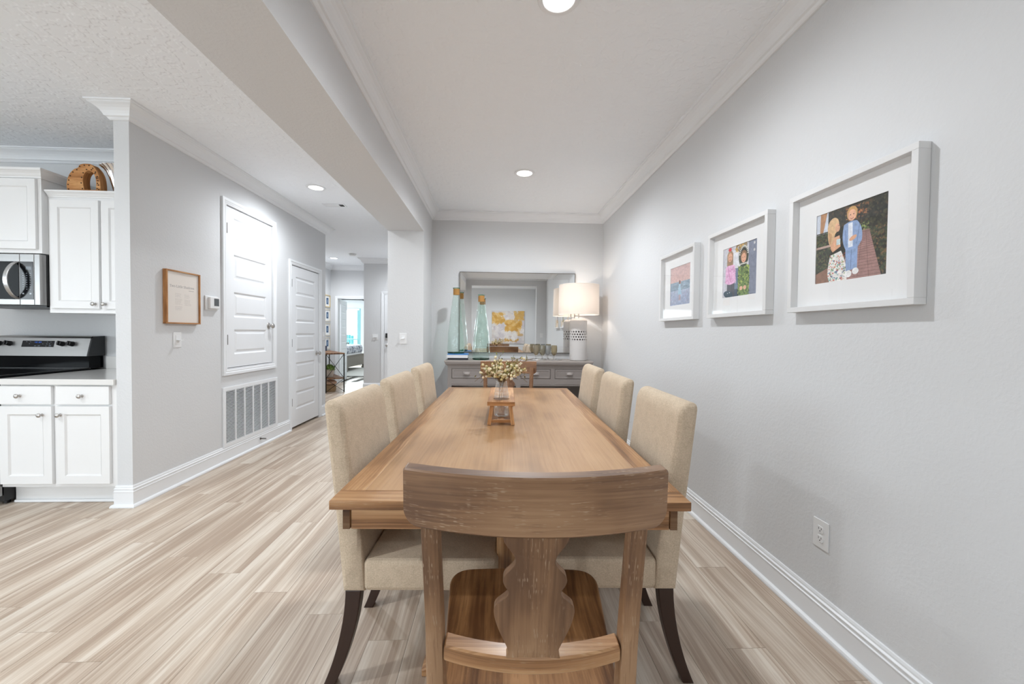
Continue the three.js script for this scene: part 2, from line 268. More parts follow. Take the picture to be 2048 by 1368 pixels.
function doorOnLeft(name, D, panels, knobY, hinges, four, gap) {
  const root = struct(name); root.position.set(XL, 0, D.z1); root.rotation.y = Math.PI / 2;   // +x runs to -z, +z to +x
  const w = D.z1 - D.z0, leaf = new THREE.Group(); leaf.name = 'door_leaf'; leaf.position.set(0.006, D.y0 + gap, -0.002); root.add(leaf);
  doorLeaf(leaf, w - 0.012, D.y1 - D.y0 - gap - 0.006, panels, [w - 0.075, knobY - D.y0 - gap], hinges.map((y) => y - D.y0 - gap));
  casing(root, -0.004, w + 0.004, four ? D.y0 - 0.004 : 0, D.y1 + 0.004, 0.056, four);
  return root;
}
const P1 = { x0: 0.108, x1: 0.642, rows: [[0.120, 0.356], [0.470, 0.708], [0.822, 1.060], [1.172, 1.402]] };
const P2 = { x0: 0.110, x1: 0.636, rows: [[0.205, 0.430], [0.555, 0.788], [0.912, 1.150], [1.280, 1.500], [1.620, 1.850]] };
doorOnLeft('door_1', D1, P1, 1.262, [2.145, 1.122], true, 0.006).userData.label = 'white four panel closet door set high in the wall above the return grille';
doorOnLeft('door_2', D2, P2, 0.906, [1.788, 1.062, 0.336], false, 0.028).userData.label = 'white five panel door down to the floor in the hall wall';
{ // front door in the foyer wall: only its hinge-free edge shows
  const root = struct('door_3'); root.position.set(-2.27, 0, ZD);
  const leaf = part(root, 'leaf', bb(0, 0.90, 0.004, 1.965, 0.001, 0.012), M.trim);
  casing(root, -0.006, 0.906, 0, 1.971, 0.06, false);
  part(root, 'lock_keypad', box(0.058, 0.10, 0.022, 0.055, 1.125, 0.023, 0.006), M.black); part(root, 'lock_base', box(0.062, 0.05, 0.024, 0.055, 1.055, 0.024, 0.008), M.nickel);
  part(root, 'handle', lathe([[0, 0.06], [0.02, 0.055], [0.028, 0.04], [0.012, 0.028], [0.012, 0.012], [0.03, 0.008], [0.03, 0]], 20).rotateX(Math.PI / 2), M.nickel, [0.055, 0.93, 0.012]);
}
{ // bedroom door, open into the bedroom
  const root = struct('door_4'); root.position.set(-3.60, 0, ZF);
  casing(root, 0, 0.76, 0, 1.955, 0.056, false);
  const leaf = new THREE.Group(); leaf.name = 'door_leaf'; leaf.position.set(0.012, 0.01, -0.16); leaf.rotation.y = 1.745; root.add(leaf);
  doorLeaf(leaf, 0.74, 1.935, { x0: 0.11, x1: 0.63, rows: P2.rows.map(([a, b]) => [a, b - 0.01]) }, [0.68, 0.9], []);
}
// windows
function windowIn(name, p, turn, w, h, opts = {}) {
  const root = struct(name); root.position.set(...p); root.rotation.y = turn; const f = opts.frame ?? 0.06;
  for (const [n, a, b, c, d] of [['side_frame', -w / 2, -w / 2 + f, 0, h], ['side_frame', w / 2 - f, w / 2, 0, h], ['head_frame', -w / 2 + f, w / 2 - f, h - f, h], ['sill_frame', -w / 2 + f, w / 2 - f, 0, f]]) part(root, n, bb(a, b, c, d, -0.08, -0.02, 0.004), M.trim);
  for (const x of opts.mullions ?? []) part(root, 'mullion', bb(x - 0.04, x + 0.04, f, h - f, -0.075, -0.025, 0.004), M.trim);
  for (const y of opts.rails ?? []) part(root, 'meeting_rail', bb(-w / 2 + f, w / 2 - f, y - 0.022, y + 0.022, -0.075, -0.025, 0.004), M.trim);
  const xs = [-w / 2 + f, ...(opts.mullions ?? []), w / 2 - f];
  for (let i = 0; i + 1 < xs.length; i++) part(root, 'pane', new THREE.PlaneGeometry(xs[i + 1] - xs[i] - 0.02, h - 2 * f), M.pane, [(xs[i] + xs[i + 1]) / 2, h / 2, -0.05]);
  return root;
}
windowIn('window_2', [-3.55, 0.05, 3.55], Math.PI, 3.6, 2.05, { mullions: [-0.9, 0, 0.9] });
windowIn('window_3', [-6.5, 0.85, 0.4], Math.PI / 2, 2.6, 1.3, { mullions: [0] });
{ const w = windowIn('window_1', [-5.40, 0.60, -14.5], 0, 1.20, 1.42, { rails: [0.32] });
  const teal = std({ color: 0x8fc4c8, roughness: 0.6 });
  for (let k = 0; k < 6; k++) part(w, 'blind_slat', bb(-0.57, 0.57, 0, 0.003, -0.015, 0.012), teal, [0, 0.035 + k * 0.045, 0.006]);
  part(w, 'blind_rail', bb(-0.57, 0.57, 0.295, 0.335, -0.012, 0.014, 0.003), teal); part(w, 'blind_stack', bb(-0.58, 0.58, 1.35, 1.41, -0.015, 0.015, 0.004), M.trim);
  part(w, 'side_casing', bb(0.50, 0.62, 0.0, 1.42, -0.014, 0.004, 0.003), teal);
}
struct('ground', bb(-30, 20, -0.3, -0.1, -40, -14.8), std({ color: 0x8d9c70, roughness: 1 }));
// ---------------------------------------------------------------- ceiling lamps
const glow = std({ color: 0xffffff, emissive: new THREE.Color().setRGB(1, 0.97, 0.93), emissiveIntensity: 3.2, roughness: 0.6 });
function canLight(label, x, z, power = CAN_POWER, soft = 0.5, r = 0.076) {
  const t = thing('recessed_light', label, 'ceiling light', [x, CEIL - 0.0005, z]);
  part(t, 'trim_ring', lathe([[r, 0], [r + 0.018, 0], [r + 0.019, -0.003], [r + 0.015, -0.006], [r - 0.002, -0.007], [r - 0.006, -0.004], [r - 0.006, -0.0005], [r, 0]], 40), M.trim);
  part(t, 'lamp_lens', lathe([[0, -0.0055], [r - 0.014, -0.005], [r - 0.007, -0.002], [r - 0.007, -0.0005], [0, -0.0005]], 36), glow);
  const s = new THREE.SpotLight(new THREE.Color().setRGB(...CAN), power, 0, 1.48, soft, 2); s.position.set(x, CEIL - 0.03, z); s.target.position.set(x, 0, z); s.castShadow = true; s.shadow.radius = 2.5; s.name = 'can_light'; scene.add(s, s.target);
}
canLight('recessed ceiling lamp cut by the top edge of the picture above the table', 0.27, -1.80, CAN_POWER * 0.74);
canLight('recessed ceiling lamp over the far end of the dining table', 0.262, -3.746, CAN_POWER * 1.05);
canLight('recessed ceiling lamp in the hall beside the white beam', -1.87, -4.275, CAN_POWER * 0.84, 0.62);
canLight('small recessed ceiling lamp far off in the entry by its left wall', -3.30, -8.36, CAN_POWER * 1.1, 1.0);
// unseen lamps added to brighten the kitchen, hall and living room
canLight('added unseen recessed ceiling lamp over the kitchen floor left of the camera', -3.3, -1.35, CAN_POWER * 0.7);
canLight('added unseen recessed ceiling lamp in the hall behind the camera', -1.87, -0.75, CAN_POWER * 0.95, 0.8); canLight('added unseen recessed ceiling lamp in the middle of the living room', 0.2, 2.1); canLight('recessed ceiling lamp in the bedroom', -3.4, -12.0, CAN_POWER * 0.6);
canLight('recessed ceiling lamp in the entry hidden behind the column', -1.72, -7.6, CAN_POWER * 0.95, 1.0);
{
  const t = thing('air_register', 'small white ceiling air register with a dark slot beside the hall lamp', 'air vent', [-1.905, CEIL - 0.0005, -4.85]);
  part(t, 'frame', merge([bb(-0.125, 0.125, -0.006, 0, -0.058, -0.045), bb(-0.125, 0.125, -0.006, 0, 0.045, 0.058), bb(-0.125, -0.112, -0.006, 0, -0.045, 0.045), bb(0.112, 0.125, -0.006, 0, -0.045, 0.045)]), M.trim);
  part(t, 'duct', bb(-0.112, 0.112, -0.0012, 0, -0.045, 0.045), std({ color: 0x3a3a3a, roughness: 0.9 }));
  for (let k = 0; k < 6; k++) part(t, 'slat', box(0.012, 0.0012, 0.09, -0.095 + k * 0.026, -0.0045, 0), M.trim, [0, 0, 0]);
  part(t, 'damper', bb(-0.112, 0.055, -0.003, -0.0014, -0.045, 0.045), M.trim);
  const d = thing('smoke_detector', 'round white smoke detector on the entry ceiling', 'smoke detector', [-2.755, CEIL - 0.0005, -7.88]);
  part(d, 'base', lathe([[0, 0], [0.070, 0], [0.070, -0.012], [0.066, -0.014], [0, -0.014]], 32), M.plastic); part(d, 'cover', lathe([[0.058, -0.0145], [0.060, -0.022], [0.052, -0.034], [0.02, -0.038], [0, -0.038]], 32), M.plastic);
}
// ---------------------------------------------------------------- dining table
const TABLE = { x: 0.084, z: -2.231, turn: -0.0297, L: 2.285, W: 1.0, H: 0.75 };
{
  const t = thing('dining_table', 'long light brown wooden dining table with a darker plank border', 'dining table', [TABLE.x, 0, TABLE.z], TABLE.turn);
  const hw = TABLE.W / 2, hl = TABLE.L / 2, e = 0.075, T = 0.026;
  for (const s of [-1, 1]) part(t, 'border_board', bb(s > 0 ? hw - e : -hw, s > 0 ? hw : -hw + e, 0.75 - T, 0.75, -hl + e + 0.0006, hl - e - 0.0006, 0.003, 'z', [s * 0.4, 0.13 * s]), M.border);
  for (const s of [-1, 1]) part(t, 'breadboard_end', bb(-hw, hw, 0.75 - T, 0.75, s > 0 ? hl - e : -hl, s > 0 ? hl : -hl + e, 0.003, 'x', [s * 0.3, 0.31 + s * 0.1]), M.border);
  const n = 5, bw = (TABLE.W - 2 * e) / n;
  for (let k = 0; k < n; k++) part(t, 'top_board', bb(-hw + e + k * bw + 0.00004, -hw + e + (k + 1) * bw - 0.00004, 0.75 - T, 0.7497, -hl + e + 0.0006, hl - e - 0.0006, 0, 'z'), M.table[0]);
  const a = 0.724 - 0.058, ah = 0.7238, ax = hw - 0.034;
  for (const s of [-1, 1]) part(t, 'side_apron', bb(s > 0 ? ax - 0.020 : -ax, s > 0 ? ax : -ax + 0.020, a, ah, -hl + 0.012, hl - 0.012, 0.002, 'z', [0.2 * s, 0.2]), M.border);
  for (const s of [-1, 1]) for (const q of [-1, 1]) part(t, 'end_grain', bb(s > 0 ? ax - 0.0195 : -ax + 0.0005, s > 0 ? ax - 0.0005 : -ax + 0.0195, a + 0.001, ah - 0.001, q > 0 ? hl - 0.0119 : -hl + 0.0105, q > 0 ? hl - 0.0105 : -hl + 0.0119), M.endGrain ??= std({ map: borderTex, color: new THREE.Color(0.36, 0.34, 0.34), roughness: 0.7 }));
  for (const s of [-1, 1]) part(t, 'end_apron', bb(-ax + 0.0225, ax - 0.0225, a, ah, s > 0 ? hl - 0.034 : -hl + 0.012, s > 0 ? hl - 0.012 : -hl + 0.034, 0.002, 'x', [0.6 * s, 0.1]), M.border);
  for (const s of [-1, 1]) {   // trestle
    const z = s * 0.80, leg = new THREE.Group(); leg.name = 'trestle'; t.add(leg);
    part(leg, 'top_bar', bb(-0.30, 0.30, 0.63, 0.7238, z - 0.045, z + 0.045, 0.004, 'x'), M.border);
    part(leg, 'post', merge([bb(-0.045, 0.045, 0.12, 0.63, z - 0.05, z + 0.05, 0.006, 'y'), bb(-0.06, 0.06, 0.12, 0.20, z - 0.056, z + 0.056, 0.006, 'y'), bb(-0.06, 0.06, 0.55, 0.6298, z - 0.056, z + 0.056, 0.006, 'y')]), M.border);
    part(leg, 'foot', uvm(extrude(shapeOf([[-0.305, 0.001], [-0.23, 0.001], [-0.20, 0.012], [0.20, 0.012], [0.23, 0.001], [0.305, 0.001], [0.305, 0.025], [0.09, 0.1198], [-0.09, 0.1198], [-0.305, 0.025]]), 0.10, 0.004).translate(0, 0, z - 0.05), 'x'), M.border);
  }
  part(t, 'stretcher', bb(-0.03, 0.03, 0.26, 0.36, -0.749, 0.749, 0.005, 'z'), M.border);
}
// ---------------------------------------------------------------- upholstered chairs (facing +x, origin below the outer foot of the back)
function makeParsons(name, label, group) {
  const t = thing(name, label, 'dining chair', [0, 0, 0], 0, group), W = 0.455;
  const s = new THREE.Shape(); s.moveTo(0, 0.335); s.bezierCurveTo(-0.012, 0.45, -0.02, 0.56, -0.034, 0.68); s.lineTo(-0.064, 0.955); s.bezierCurveTo(-0.066, 0.98, -0.05, 0.984, -0.035, 0.982); s.bezierCurveTo(-0.012, 0.978, 0.0, 0.96, 0.006, 0.92); s.bezierCurveTo(0.022, 0.78, 0.045, 0.64, 0.066, 0.46); s.lineTo(0.075, 0.335); s.closePath();
  let g = new THREE.ExtrudeGeometry(s, { depth: W - 0.036, bevelEnabled: true, bevelThickness: 0.018, bevelSize: 0.016, bevelOffset: -0.016, bevelSegments: 5, curveSegments: 14 }).translate(0, 0, -(W - 0.036) / 2);
  g = toCreasedNormals(g, 0.9); part(t, 'backrest', uvm(g, 'y'), M.linen);
  // seat: cushion with a soft crown
  const b = new RoundedBoxGeometry(0.455, 0.108, W - 0.004, 5, 0.018), P = b.attributes.position;
  for (let i = 0; i < P.count; i++) { const x = P.getX(i), y = P.getY(i), z = P.getZ(i); if (y > 0) P.setY(i, y + 0.014 * (y / 0.054) * (1 - (x / 0.23) ** 2) * (1 - (z / 0.228) ** 2)); }
  b.computeVertexNormals(); b.translate(0.068 + 0.2275, 0.335 + 0.054, 0); part(t, 'seat', uvm(toCreasedNormals(b, 0.8), 'x'), M.linen);
  for (const k of [-1, 1]) {
    const z = k * (W / 2 - 0.03);
    const leg = new THREE.Shape(); leg.moveTo(0.006, 0.336); leg.bezierCurveTo(0.004, 0.22, -0.03, 0.09, -0.072, 0.0); leg.lineTo(-0.034, 0.0); leg.bezierCurveTo(0.01, 0.09, 0.052, 0.22, 0.058, 0.336); leg.closePath();
    part(t, 'rear_leg', uvm(extrude(leg, 0.04, 0.003, 2, 16).translate(0, 0, z - 0.02), 'y'), M.espresso);
    part(t, 'front_leg', bar([0.485, 0.001, z], [0.485, 0.336, z], 0.034, 0.034, 1.35), M.espresso);
  }
  return t;
}
const chairGroup = 'beige upholstered chairs along the table';
// outer back foot of each chair: left row faces +x, right row faces -x
const LEFT = [[-0.497, -1.575], [-0.487, -2.185], [-0.472, -2.83]], RIGHT = [[0.640, -1.555], [0.660, -2.235], [0.676, -2.845]];
const proto = makeParsons('dining_chair', 'beige fabric dining chair nearest the camera on the kitchen side of the table', chairGroup);
proto.position.set(LEFT[0][0], 0, LEFT[0][1]); proto.rotation.y = TABLE.turn;
copyOf(proto, [LEFT[1][0], 0, LEFT[1][1]], TABLE.turn, 'beige fabric dining chair in the middle of the row on the kitchen side');
copyOf(proto, [LEFT[2][0], 0, LEFT[2][1]], TABLE.turn, 'beige fabric dining chair farthest along the kitchen side of the table, by the sideboard');
copyOf(proto, [RIGHT[0][0], 0, RIGHT[0][1]], Math.PI + TABLE.turn, 'beige fabric dining chair nearest the camera on the picture wall side');
copyOf(proto, [RIGHT[1][0], 0, RIGHT[1][1]], Math.PI + TABLE.turn, 'beige fabric dining chair in the middle of the row on the picture wall side');
copyOf(proto, [RIGHT[2][0], 0, RIGHT[2][1]], Math.PI + TABLE.turn, 'beige fabric dining chair farthest along the picture wall side, by the sideboard');
// ---------------------------------------------------------------- wooden end chairs (facing -z, origin on the floor below the back of the seat)
// board bent in plan: x runs across, bow pushes the middle to +z
function bent(w, h, t, bow, corner, y, z, lean = 0) {
  const n = 48, bv = 0.0035, pos = [], ring = (x) => {
    const d = w / 2 - Math.abs(x), lo = d < corner ? corner - Math.sqrt(Math.max(0, corner * corner - (corner - d) ** 2)) : 0, hi = h - (d < 0.003 ? 0.003 - d : 0);
    return [[0, lo + bv], [-bv, lo], [-t + bv, lo], [-t, lo + bv], [-t, hi - bv], [-t + bv, hi], [-bv, hi], [0, hi - bv]].map(([q, yy]) => [x, y + yy, z + q + bow * (1 - (2 * x / w) ** 2) + lean * yy]);
  };
  const xs = []; for (let i = 0; i <= n; i++) xs.push(-w / 2 * Math.cos(Math.PI * i / n)); const R = xs.map(ring);
  for (let i = 0; i < n; i++) for (let k = 0; k < 8; k++) { const a = R[i][k], b = R[i + 1][k], c = R[i + 1][(k + 1) % 8], d = R[i][(k + 1) % 8]; pos.push(...a, ...c, ...b, ...a, ...d, ...c); }
  for (const [q, f] of [[R[0], 1], [R[n], 0]]) for (let k = 1; k < 7; k++) pos.push(...q[0], ...(f ? q[k + 1] : q[k]), ...(f ? q[k] : q[k + 1]));
  const g = new THREE.BufferGeometry(); g.setAttribute('position', new THREE.Float32BufferAttribute(pos, 3)); g.computeVertexNormals(); return toCreasedNormals(uvm(g, 'x'), 0.6);
}
function makeWoodChair(name, label) {
  const t = thing(name, label, 'wooden chair');
  part(t, 'top_rail', bent(0.505, 0.112, 0.036, 0.052, 0.030, 0.845, 0.048, 0.05), M.chair);
  const lx = 0.196;
  for (const k of [-1, 1]) {
    const p = new THREE.Shape(); // back post in side view (z, y), bent above and below the seat
    p.moveTo(0.075, 0); p.bezierCurveTo(0.03, 0.16, 0.0, 0.3, 0.0, 0.44); p.bezierCurveTo(0.0, 0.58, 0.018, 0.72, 0.038, 0.90); p.lineTo(0.004, 0.90); p.bezierCurveTo(-0.022, 0.72, -0.046, 0.58, -0.044, 0.44); p.bezierCurveTo(-0.042, 0.3, -0.006, 0.16, 0.042, 0); p.closePath();
    let g = uvm(extrude(p, 0.034, 0.004, 2, 14).translate(0, 0, -0.017).rotateY(-Math.PI / 2), 'y'); const P = g.attributes.position;
    for (let i = 0; i < P.count; i++) { const y = P.getY(i); P.setX(i, P.getX(i) + k * (lx + 0.012 * cl((y - 0.4) / 0.45))); }
    g.computeVertexNormals(); part(t, 'back_post', toCreasedNormals(g, 0.6), M.chair);
  }
  part(t, 'lower_rail', bent(0.362, 0.034, 0.040, 0.034, 0.003, 0.540, 0.002, 0), M.chairTop);
  // vase-shaped splat
  const prof = [[0.848, 0.06], [0.834, 0.0605], [0.8233, 0.056], [0.8093, 0.046], [0.7964, 0.0385], [0.7835, 0.0385], [0.7706, 0.047], [0.7577, 0.058], [0.7448, 0.0605], [0.7341, 0.057], [0.7244, 0.051], [0.7147, 0.052], [0.7019, 0.064], [0.6922, 0.074], [0.6836, 0.0775], [0.6696, 0.0775], [0.646, 0.072], [0.6245, 0.064], [0.6008, 0.054], [0.5879, 0.05], [0.5772, 0.052], [0.5686, 0.056], [0.56, 0.059]];
  const sp = new THREE.Shape(); const right = new THREE.CatmullRomCurve3(prof.map(([y, x]) => new THREE.Vector3(x, y, 0)), false, 'centripetal').getPoints(80);
  sp.moveTo(right[0].x, right[0].y); for (const q of right.slice(1)) sp.lineTo(q.x, q.y); for (const q of [...right].reverse()) sp.lineTo(-q.x, q.y); sp.closePath();
  let g = uvm(extrude(sp, 0.022, 0.002, 2).translate(0, 0, -0.011), 'y'); const P = g.attributes.position;
  for (let i = 0; i < P.count; i++) { const y = P.getY(i), x = P.getX(i); P.setZ(i, P.getZ(i) + 0.024 + (y - 0.58) * 0.19 - (x / 0.25) ** 2 * 0.04); }
  g.computeVertexNormals(); part(t, 'splat', toCreasedNormals(g, 0.5), M.chair);
  // seat
  const st = new THREE.Shape(); st.moveTo(-0.185, -0.03); st.lineTo(0.185, -0.03); st.lineTo(0.226, 0.395); st.quadraticCurveTo(0.228, 0.465, 0.165, 0.472); st.quadraticCurveTo(0, 0.486, -0.165, 0.472); st.quadraticCurveTo(-0.228, 0.465, -0.226, 0.395); st.closePath();
  part(t, 'seat', uvm(extrude(st, 0.032, 0.006, 3, 16).rotateX(-Math.PI / 2).translate(0, 0.418, 0), 'z'), M.seat);
  for (const k of [-1, 1]) {
    part(t, 'front_leg', bar([k * 0.215, 0.001, -0.44], [k * 0.175, 0.418, -0.40], 0.034, 0.034, 1.3), M.chair);
    part(t, 'side_stretcher', bar([k * 0.205, 0.16, -0.425], [k * 0.188, 0.16, -0.02], 0.022, 0.03), M.chair);
    part(t, 'seat_apron', bar([k * 0.185, 0.39, -0.05], [k * 0.20, 0.39, -0.38], 0.02, 0.055), M.chair);
  }
  part(t, 'seat_apron', bb(-0.17, 0.17, 0.362, 0.417, -0.41, -0.388), M.chair);
  return t;
}
const wc = makeWoodChair('wooden_chair', 'weathered wooden chair in the foreground with a curved rail and vase shaped splat'); wc.position.set(0.083, 0, -0.805); wc.userData.group = 'wooden chairs at the table ends'; wc.rotation.y = -0.035;
{ const far = copyOf(wc, [0.126, 0, -3.575], Math.PI + TABLE.turn, 'wooden chair at the far end of the table with its back to the sideboard'), litTan = M.chair.clone(); litTan.color.setRGB(1.2, 1.07, 0.93); far.traverse((o) => { if (o.material === M.chair) o.material = litTan; }); }  // wood lightened and warmed, standing for lamp light on the far chair
// ---------------------------------------------------------------- stand, vase, flowers
{
  const a = TABLE.turn, cx = 0.043, cz = -2.25, H = 0.75;
  const t = thing('vase_stand', 'small brown wooden bench stand with a round hole in the middle of the table', 'wooden stand', [cx, H + 0.0015, cz], a);
  const L = 0.53, W = 0.138, hz = L / 2 - 0.10, hole = []; for (let k = 0; k < 32; k++) hole.push([0.041 * Math.cos(k / 16 * Math.PI), -hz + 0.041 * Math.sin(k / 16 * Math.PI)]);
  part(t, 'top_board', uvm(extrude(shapeOf(rect(-W / 2, W / 2, -L / 2, L / 2), [hole]), 0.02, 0.0015, 1).rotateX(-Math.PI / 2).translate(0, 0.098, 0), 'z'), M.oak);
  for (const sz of [-1, 1]) {
    for (const sx of [-1, 1]) part(t, 'leg', bar([sx * 0.060, 0.0005, sz * (L / 2 - 0.012)], [sx * 0.046, 0.098, sz * (L / 2 - 0.022)], 0.018, 0.018), M.oak);
    part(t, 'crossbar', bb(-0.050, 0.050, 0.012, 0.026, sz * (L / 2 - 0.016) - 0.008, sz * (L / 2 - 0.016) + 0.008, 0.001), M.oak);
  }
  part(t, 'lower_bar', bb(-0.016, 0.016, 0.014, 0.026, -L / 2 + 0.025, L / 2 - 0.025, 0.001, 'z'), M.oak);
  const q = new THREE.Vector3(0, 0, hz).applyAxisAngle(new THREE.Vector3(0, 1, 0), a), vx = cx + q.x, vz = cz + q.z;
  const clear = phy({ color: new THREE.Color().setRGB(0.93, 0.96, 0.97), roughness: 0.02, transmission: 1, thickness: 0, ior: 1.5, side: THREE.DoubleSide });
  const v = thing('glass_vase', 'clear ribbed glass bud vase standing through the hole of the wooden stand', 'vase', [vx, H + 0.0285, vz]);
  const prof = [[0.001, 0.001], [0.032, 0.001], [0.036, 0.004], [0.0375, 0.012], [0.0375, 0.086]], top = [];
  for (let k = 0; k <= 40; k++) { const s = k / 40, y = 0.095 + s * 0.085; top.push([0.0365 - 0.010 * s + 0.0026 * Math.abs(Math.sin(s * Math.PI * 5)) * (1 - s * 0.6), y]); }
  // body: twisted ribs on the upper half
  const body = new THREE.LatheGeometry([...prof, ...top].map((p) => new THREE.Vector2(...p)), 64), P = body.attributes.position;
  for (let i = 0; i < P.count; i++) { const x = P.getX(i), y = P.getY(i), z = P.getZ(i); if (y > 0.09) { const f = 1 + 0.055 * Math.sin(Math.atan2(z, x) * 10 + y * 120) * cl((y - 0.09) / 0.02); P.setX(i, x * f); P.setZ(i, z * f); } }
  body.computeVertexNormals(); part(v, 'body', strip(body), phy({ color: new THREE.Color().setRGB(0.96, 0.98, 0.99), roughness: 0.06, transmission: 0.86, thickness: 0, ior: 1.5, side: THREE.DoubleSide })); part(v, 'rim', strip(new THREE.TorusGeometry(0.0265, 0.002, 8, 40)).rotateX(Math.PI / 2), clear, [0, 0.181, 0]);
  // water-clear base
  part(v, 'base', lathe([[0, 0.0015], [0.031, 0.0015], [0.034, 0.005], [0.034, 0.010], [0.02, 0.012], [0, 0.013]], 40), phy({ color: 0xf4fafa, transmission: 1, thickness: 0.01, roughness: 0.02, ior: 1.5 }));
  // flowers: dried sprigs
  const f = thing('flower_bunch', 'bunch of dried twigs with small cream blossoms in the glass vase', 'flowers', [vx, H + 0.0265, vz]);
  const twigM = std({ color: 0x7a6244, roughness: 0.9 }), leafM = [0x8a8a4e, 0x75703f, 0x9a9460].map((c) => std({ color: c, roughness: 0.85, side: THREE.DoubleSide })), budM = [0xefe2bf, 0xe6d6a8, 0xf3e9cf, 0xe8cfae, 0xd9c98e].map((c) => std({ color: c, roughness: 0.85 }));
  const budG = [0, 1, 2].map((s) => { const g = mergeVertices(new THREE.IcosahedronGeometry(0.0062, 1).deleteAttribute('uv').deleteAttribute('normal')), Q = g.attributes.position; for (let i = 0; i < Q.count; i++) { const k = 0.8 + 0.4 * hash(i, s, 77); Q.setXYZ(i, Q.getX(i) * k, Q.getY(i) * k * 1.1, Q.getZ(i) * k); } g.computeVertexNormals(); return g; });
  const leafG = (() => { const g = new THREE.BufferGeometry(); g.setAttribute('position', new THREE.Float32BufferAttribute([0, 0, 0, 0.0035, 0.009, 0.001, 0, 0.02, 0, 0, 0, 0, 0, 0.02, 0, -0.0035, 0.009, 0.001], 3)); g.computeVertexNormals(); return g; })();
  for (let k = 0; k < 16; k++) { // bare twigs that stick out
    const az = rnd() * 6.283, R = rr(0.09, 0.175), h = rr(0.15, 0.33), q = [[0, 0.16, 0], [Math.cos(az) * 0.02, 0.195, Math.sin(az) * 0.02], [Math.cos(az) * R * 0.6, (0.195 + h) / 2 + 0.03, Math.sin(az) * R * 0.5], [Math.cos(az) * R, h, Math.sin(az) * R * 0.8]];
    const t = part(f, 'twig', tube(q, 0.0010, 12, 5), twigM), C = new THREE.CatmullRomCurve3(q.map((p) => new THREE.Vector3(...p)));
    for (let j = 0; j < 5; j++) { const a = C.getPoint(0.5 + 0.1 * j), b = a.clone().add(new THREE.Vector3(rr(-0.02, 0.02), rr(0, 0.025), rr(-0.02, 0.02))); part(t, 'twiglet', strip(bar(a.toArray(), b.toArray(), 0.0012, 0.0012, 0.5)), twigM); const l = part(t, 'leaf', leafG, leafM[j % 3], b.toArray(), [rr(-1, 1), rnd() * 6, rr(-1, 1)]); l.scale.setScalar(1.2); }
  }
  let buds = 0;
  for (let k = 0; k < 40; k++) {
    const az = rnd() * Math.PI * 2, spread = Math.pow(rnd(), 0.6) * (k % 7 === 0 ? 1.25 : 1), el = Math.asin(rr(-0.25, 1)), rho = rr(0.05, 0.152);
    const b = k < 5 ? [rr(-0.02, 0.02), 0.025 + rnd() * 0.02, rr(-0.02, 0.02)] : [rr(-0.008, 0.008), 0.155 + rnd() * 0.01, rr(-0.008, 0.008)], m = [Math.cos(az) * 0.016, 0.185, Math.sin(az) * 0.016], e = [Math.cos(az) * Math.cos(el) * rho, 0.226 + Math.sin(el) * rho * 0.74, Math.sin(az) * Math.cos(el) * rho];
    const curve = [b, m, [(m[0] + e[0]) / 2 * 1.0, (m[1] + e[1]) / 2 + 0.012, (m[2] + e[2]) / 2], e];
    const tw = part(f, 'twig', tube(curve, 0.0009, 14, 5), twigM); const C = new THREE.CatmullRomCurve3(curve.map((p) => new THREE.Vector3(...p)));
    const nb = 5 + (rnd() * 3 | 0);
    for (let j = 0; j < nb; j++) {
      const s = 0.62 + 0.38 * (j + rnd()) / nb, p = C.getPoint(Math.min(1, s)); p.x += rr(-0.018, 0.018); p.y += rr(-0.012, 0.016); p.z += rr(-0.018, 0.018);
      if (buds < 270) { const o = part(tw, 'blossom', budG[buds % 3], budM[(buds * 7 + k) % 5], p.toArray(), [rnd() * 3, rnd() * 3, rnd() * 3]); o.scale.setScalar(rr(0.75, 1.2)); buds++; }
      const l = new THREE.Mesh(leafG, leafM[(j + k) % 3]); l.position.copy(C.getPoint(Math.min(1, 0.45 + 0.5 * rnd()))); l.rotation.set(rr(-1.2, 1.2), rnd() * 6, rr(-1.2, 1.2)); l.scale.setScalar(rr(0.7, 1.5)); l.name = 'leaf'; tw.add(shadows(l));
    }
  }
}
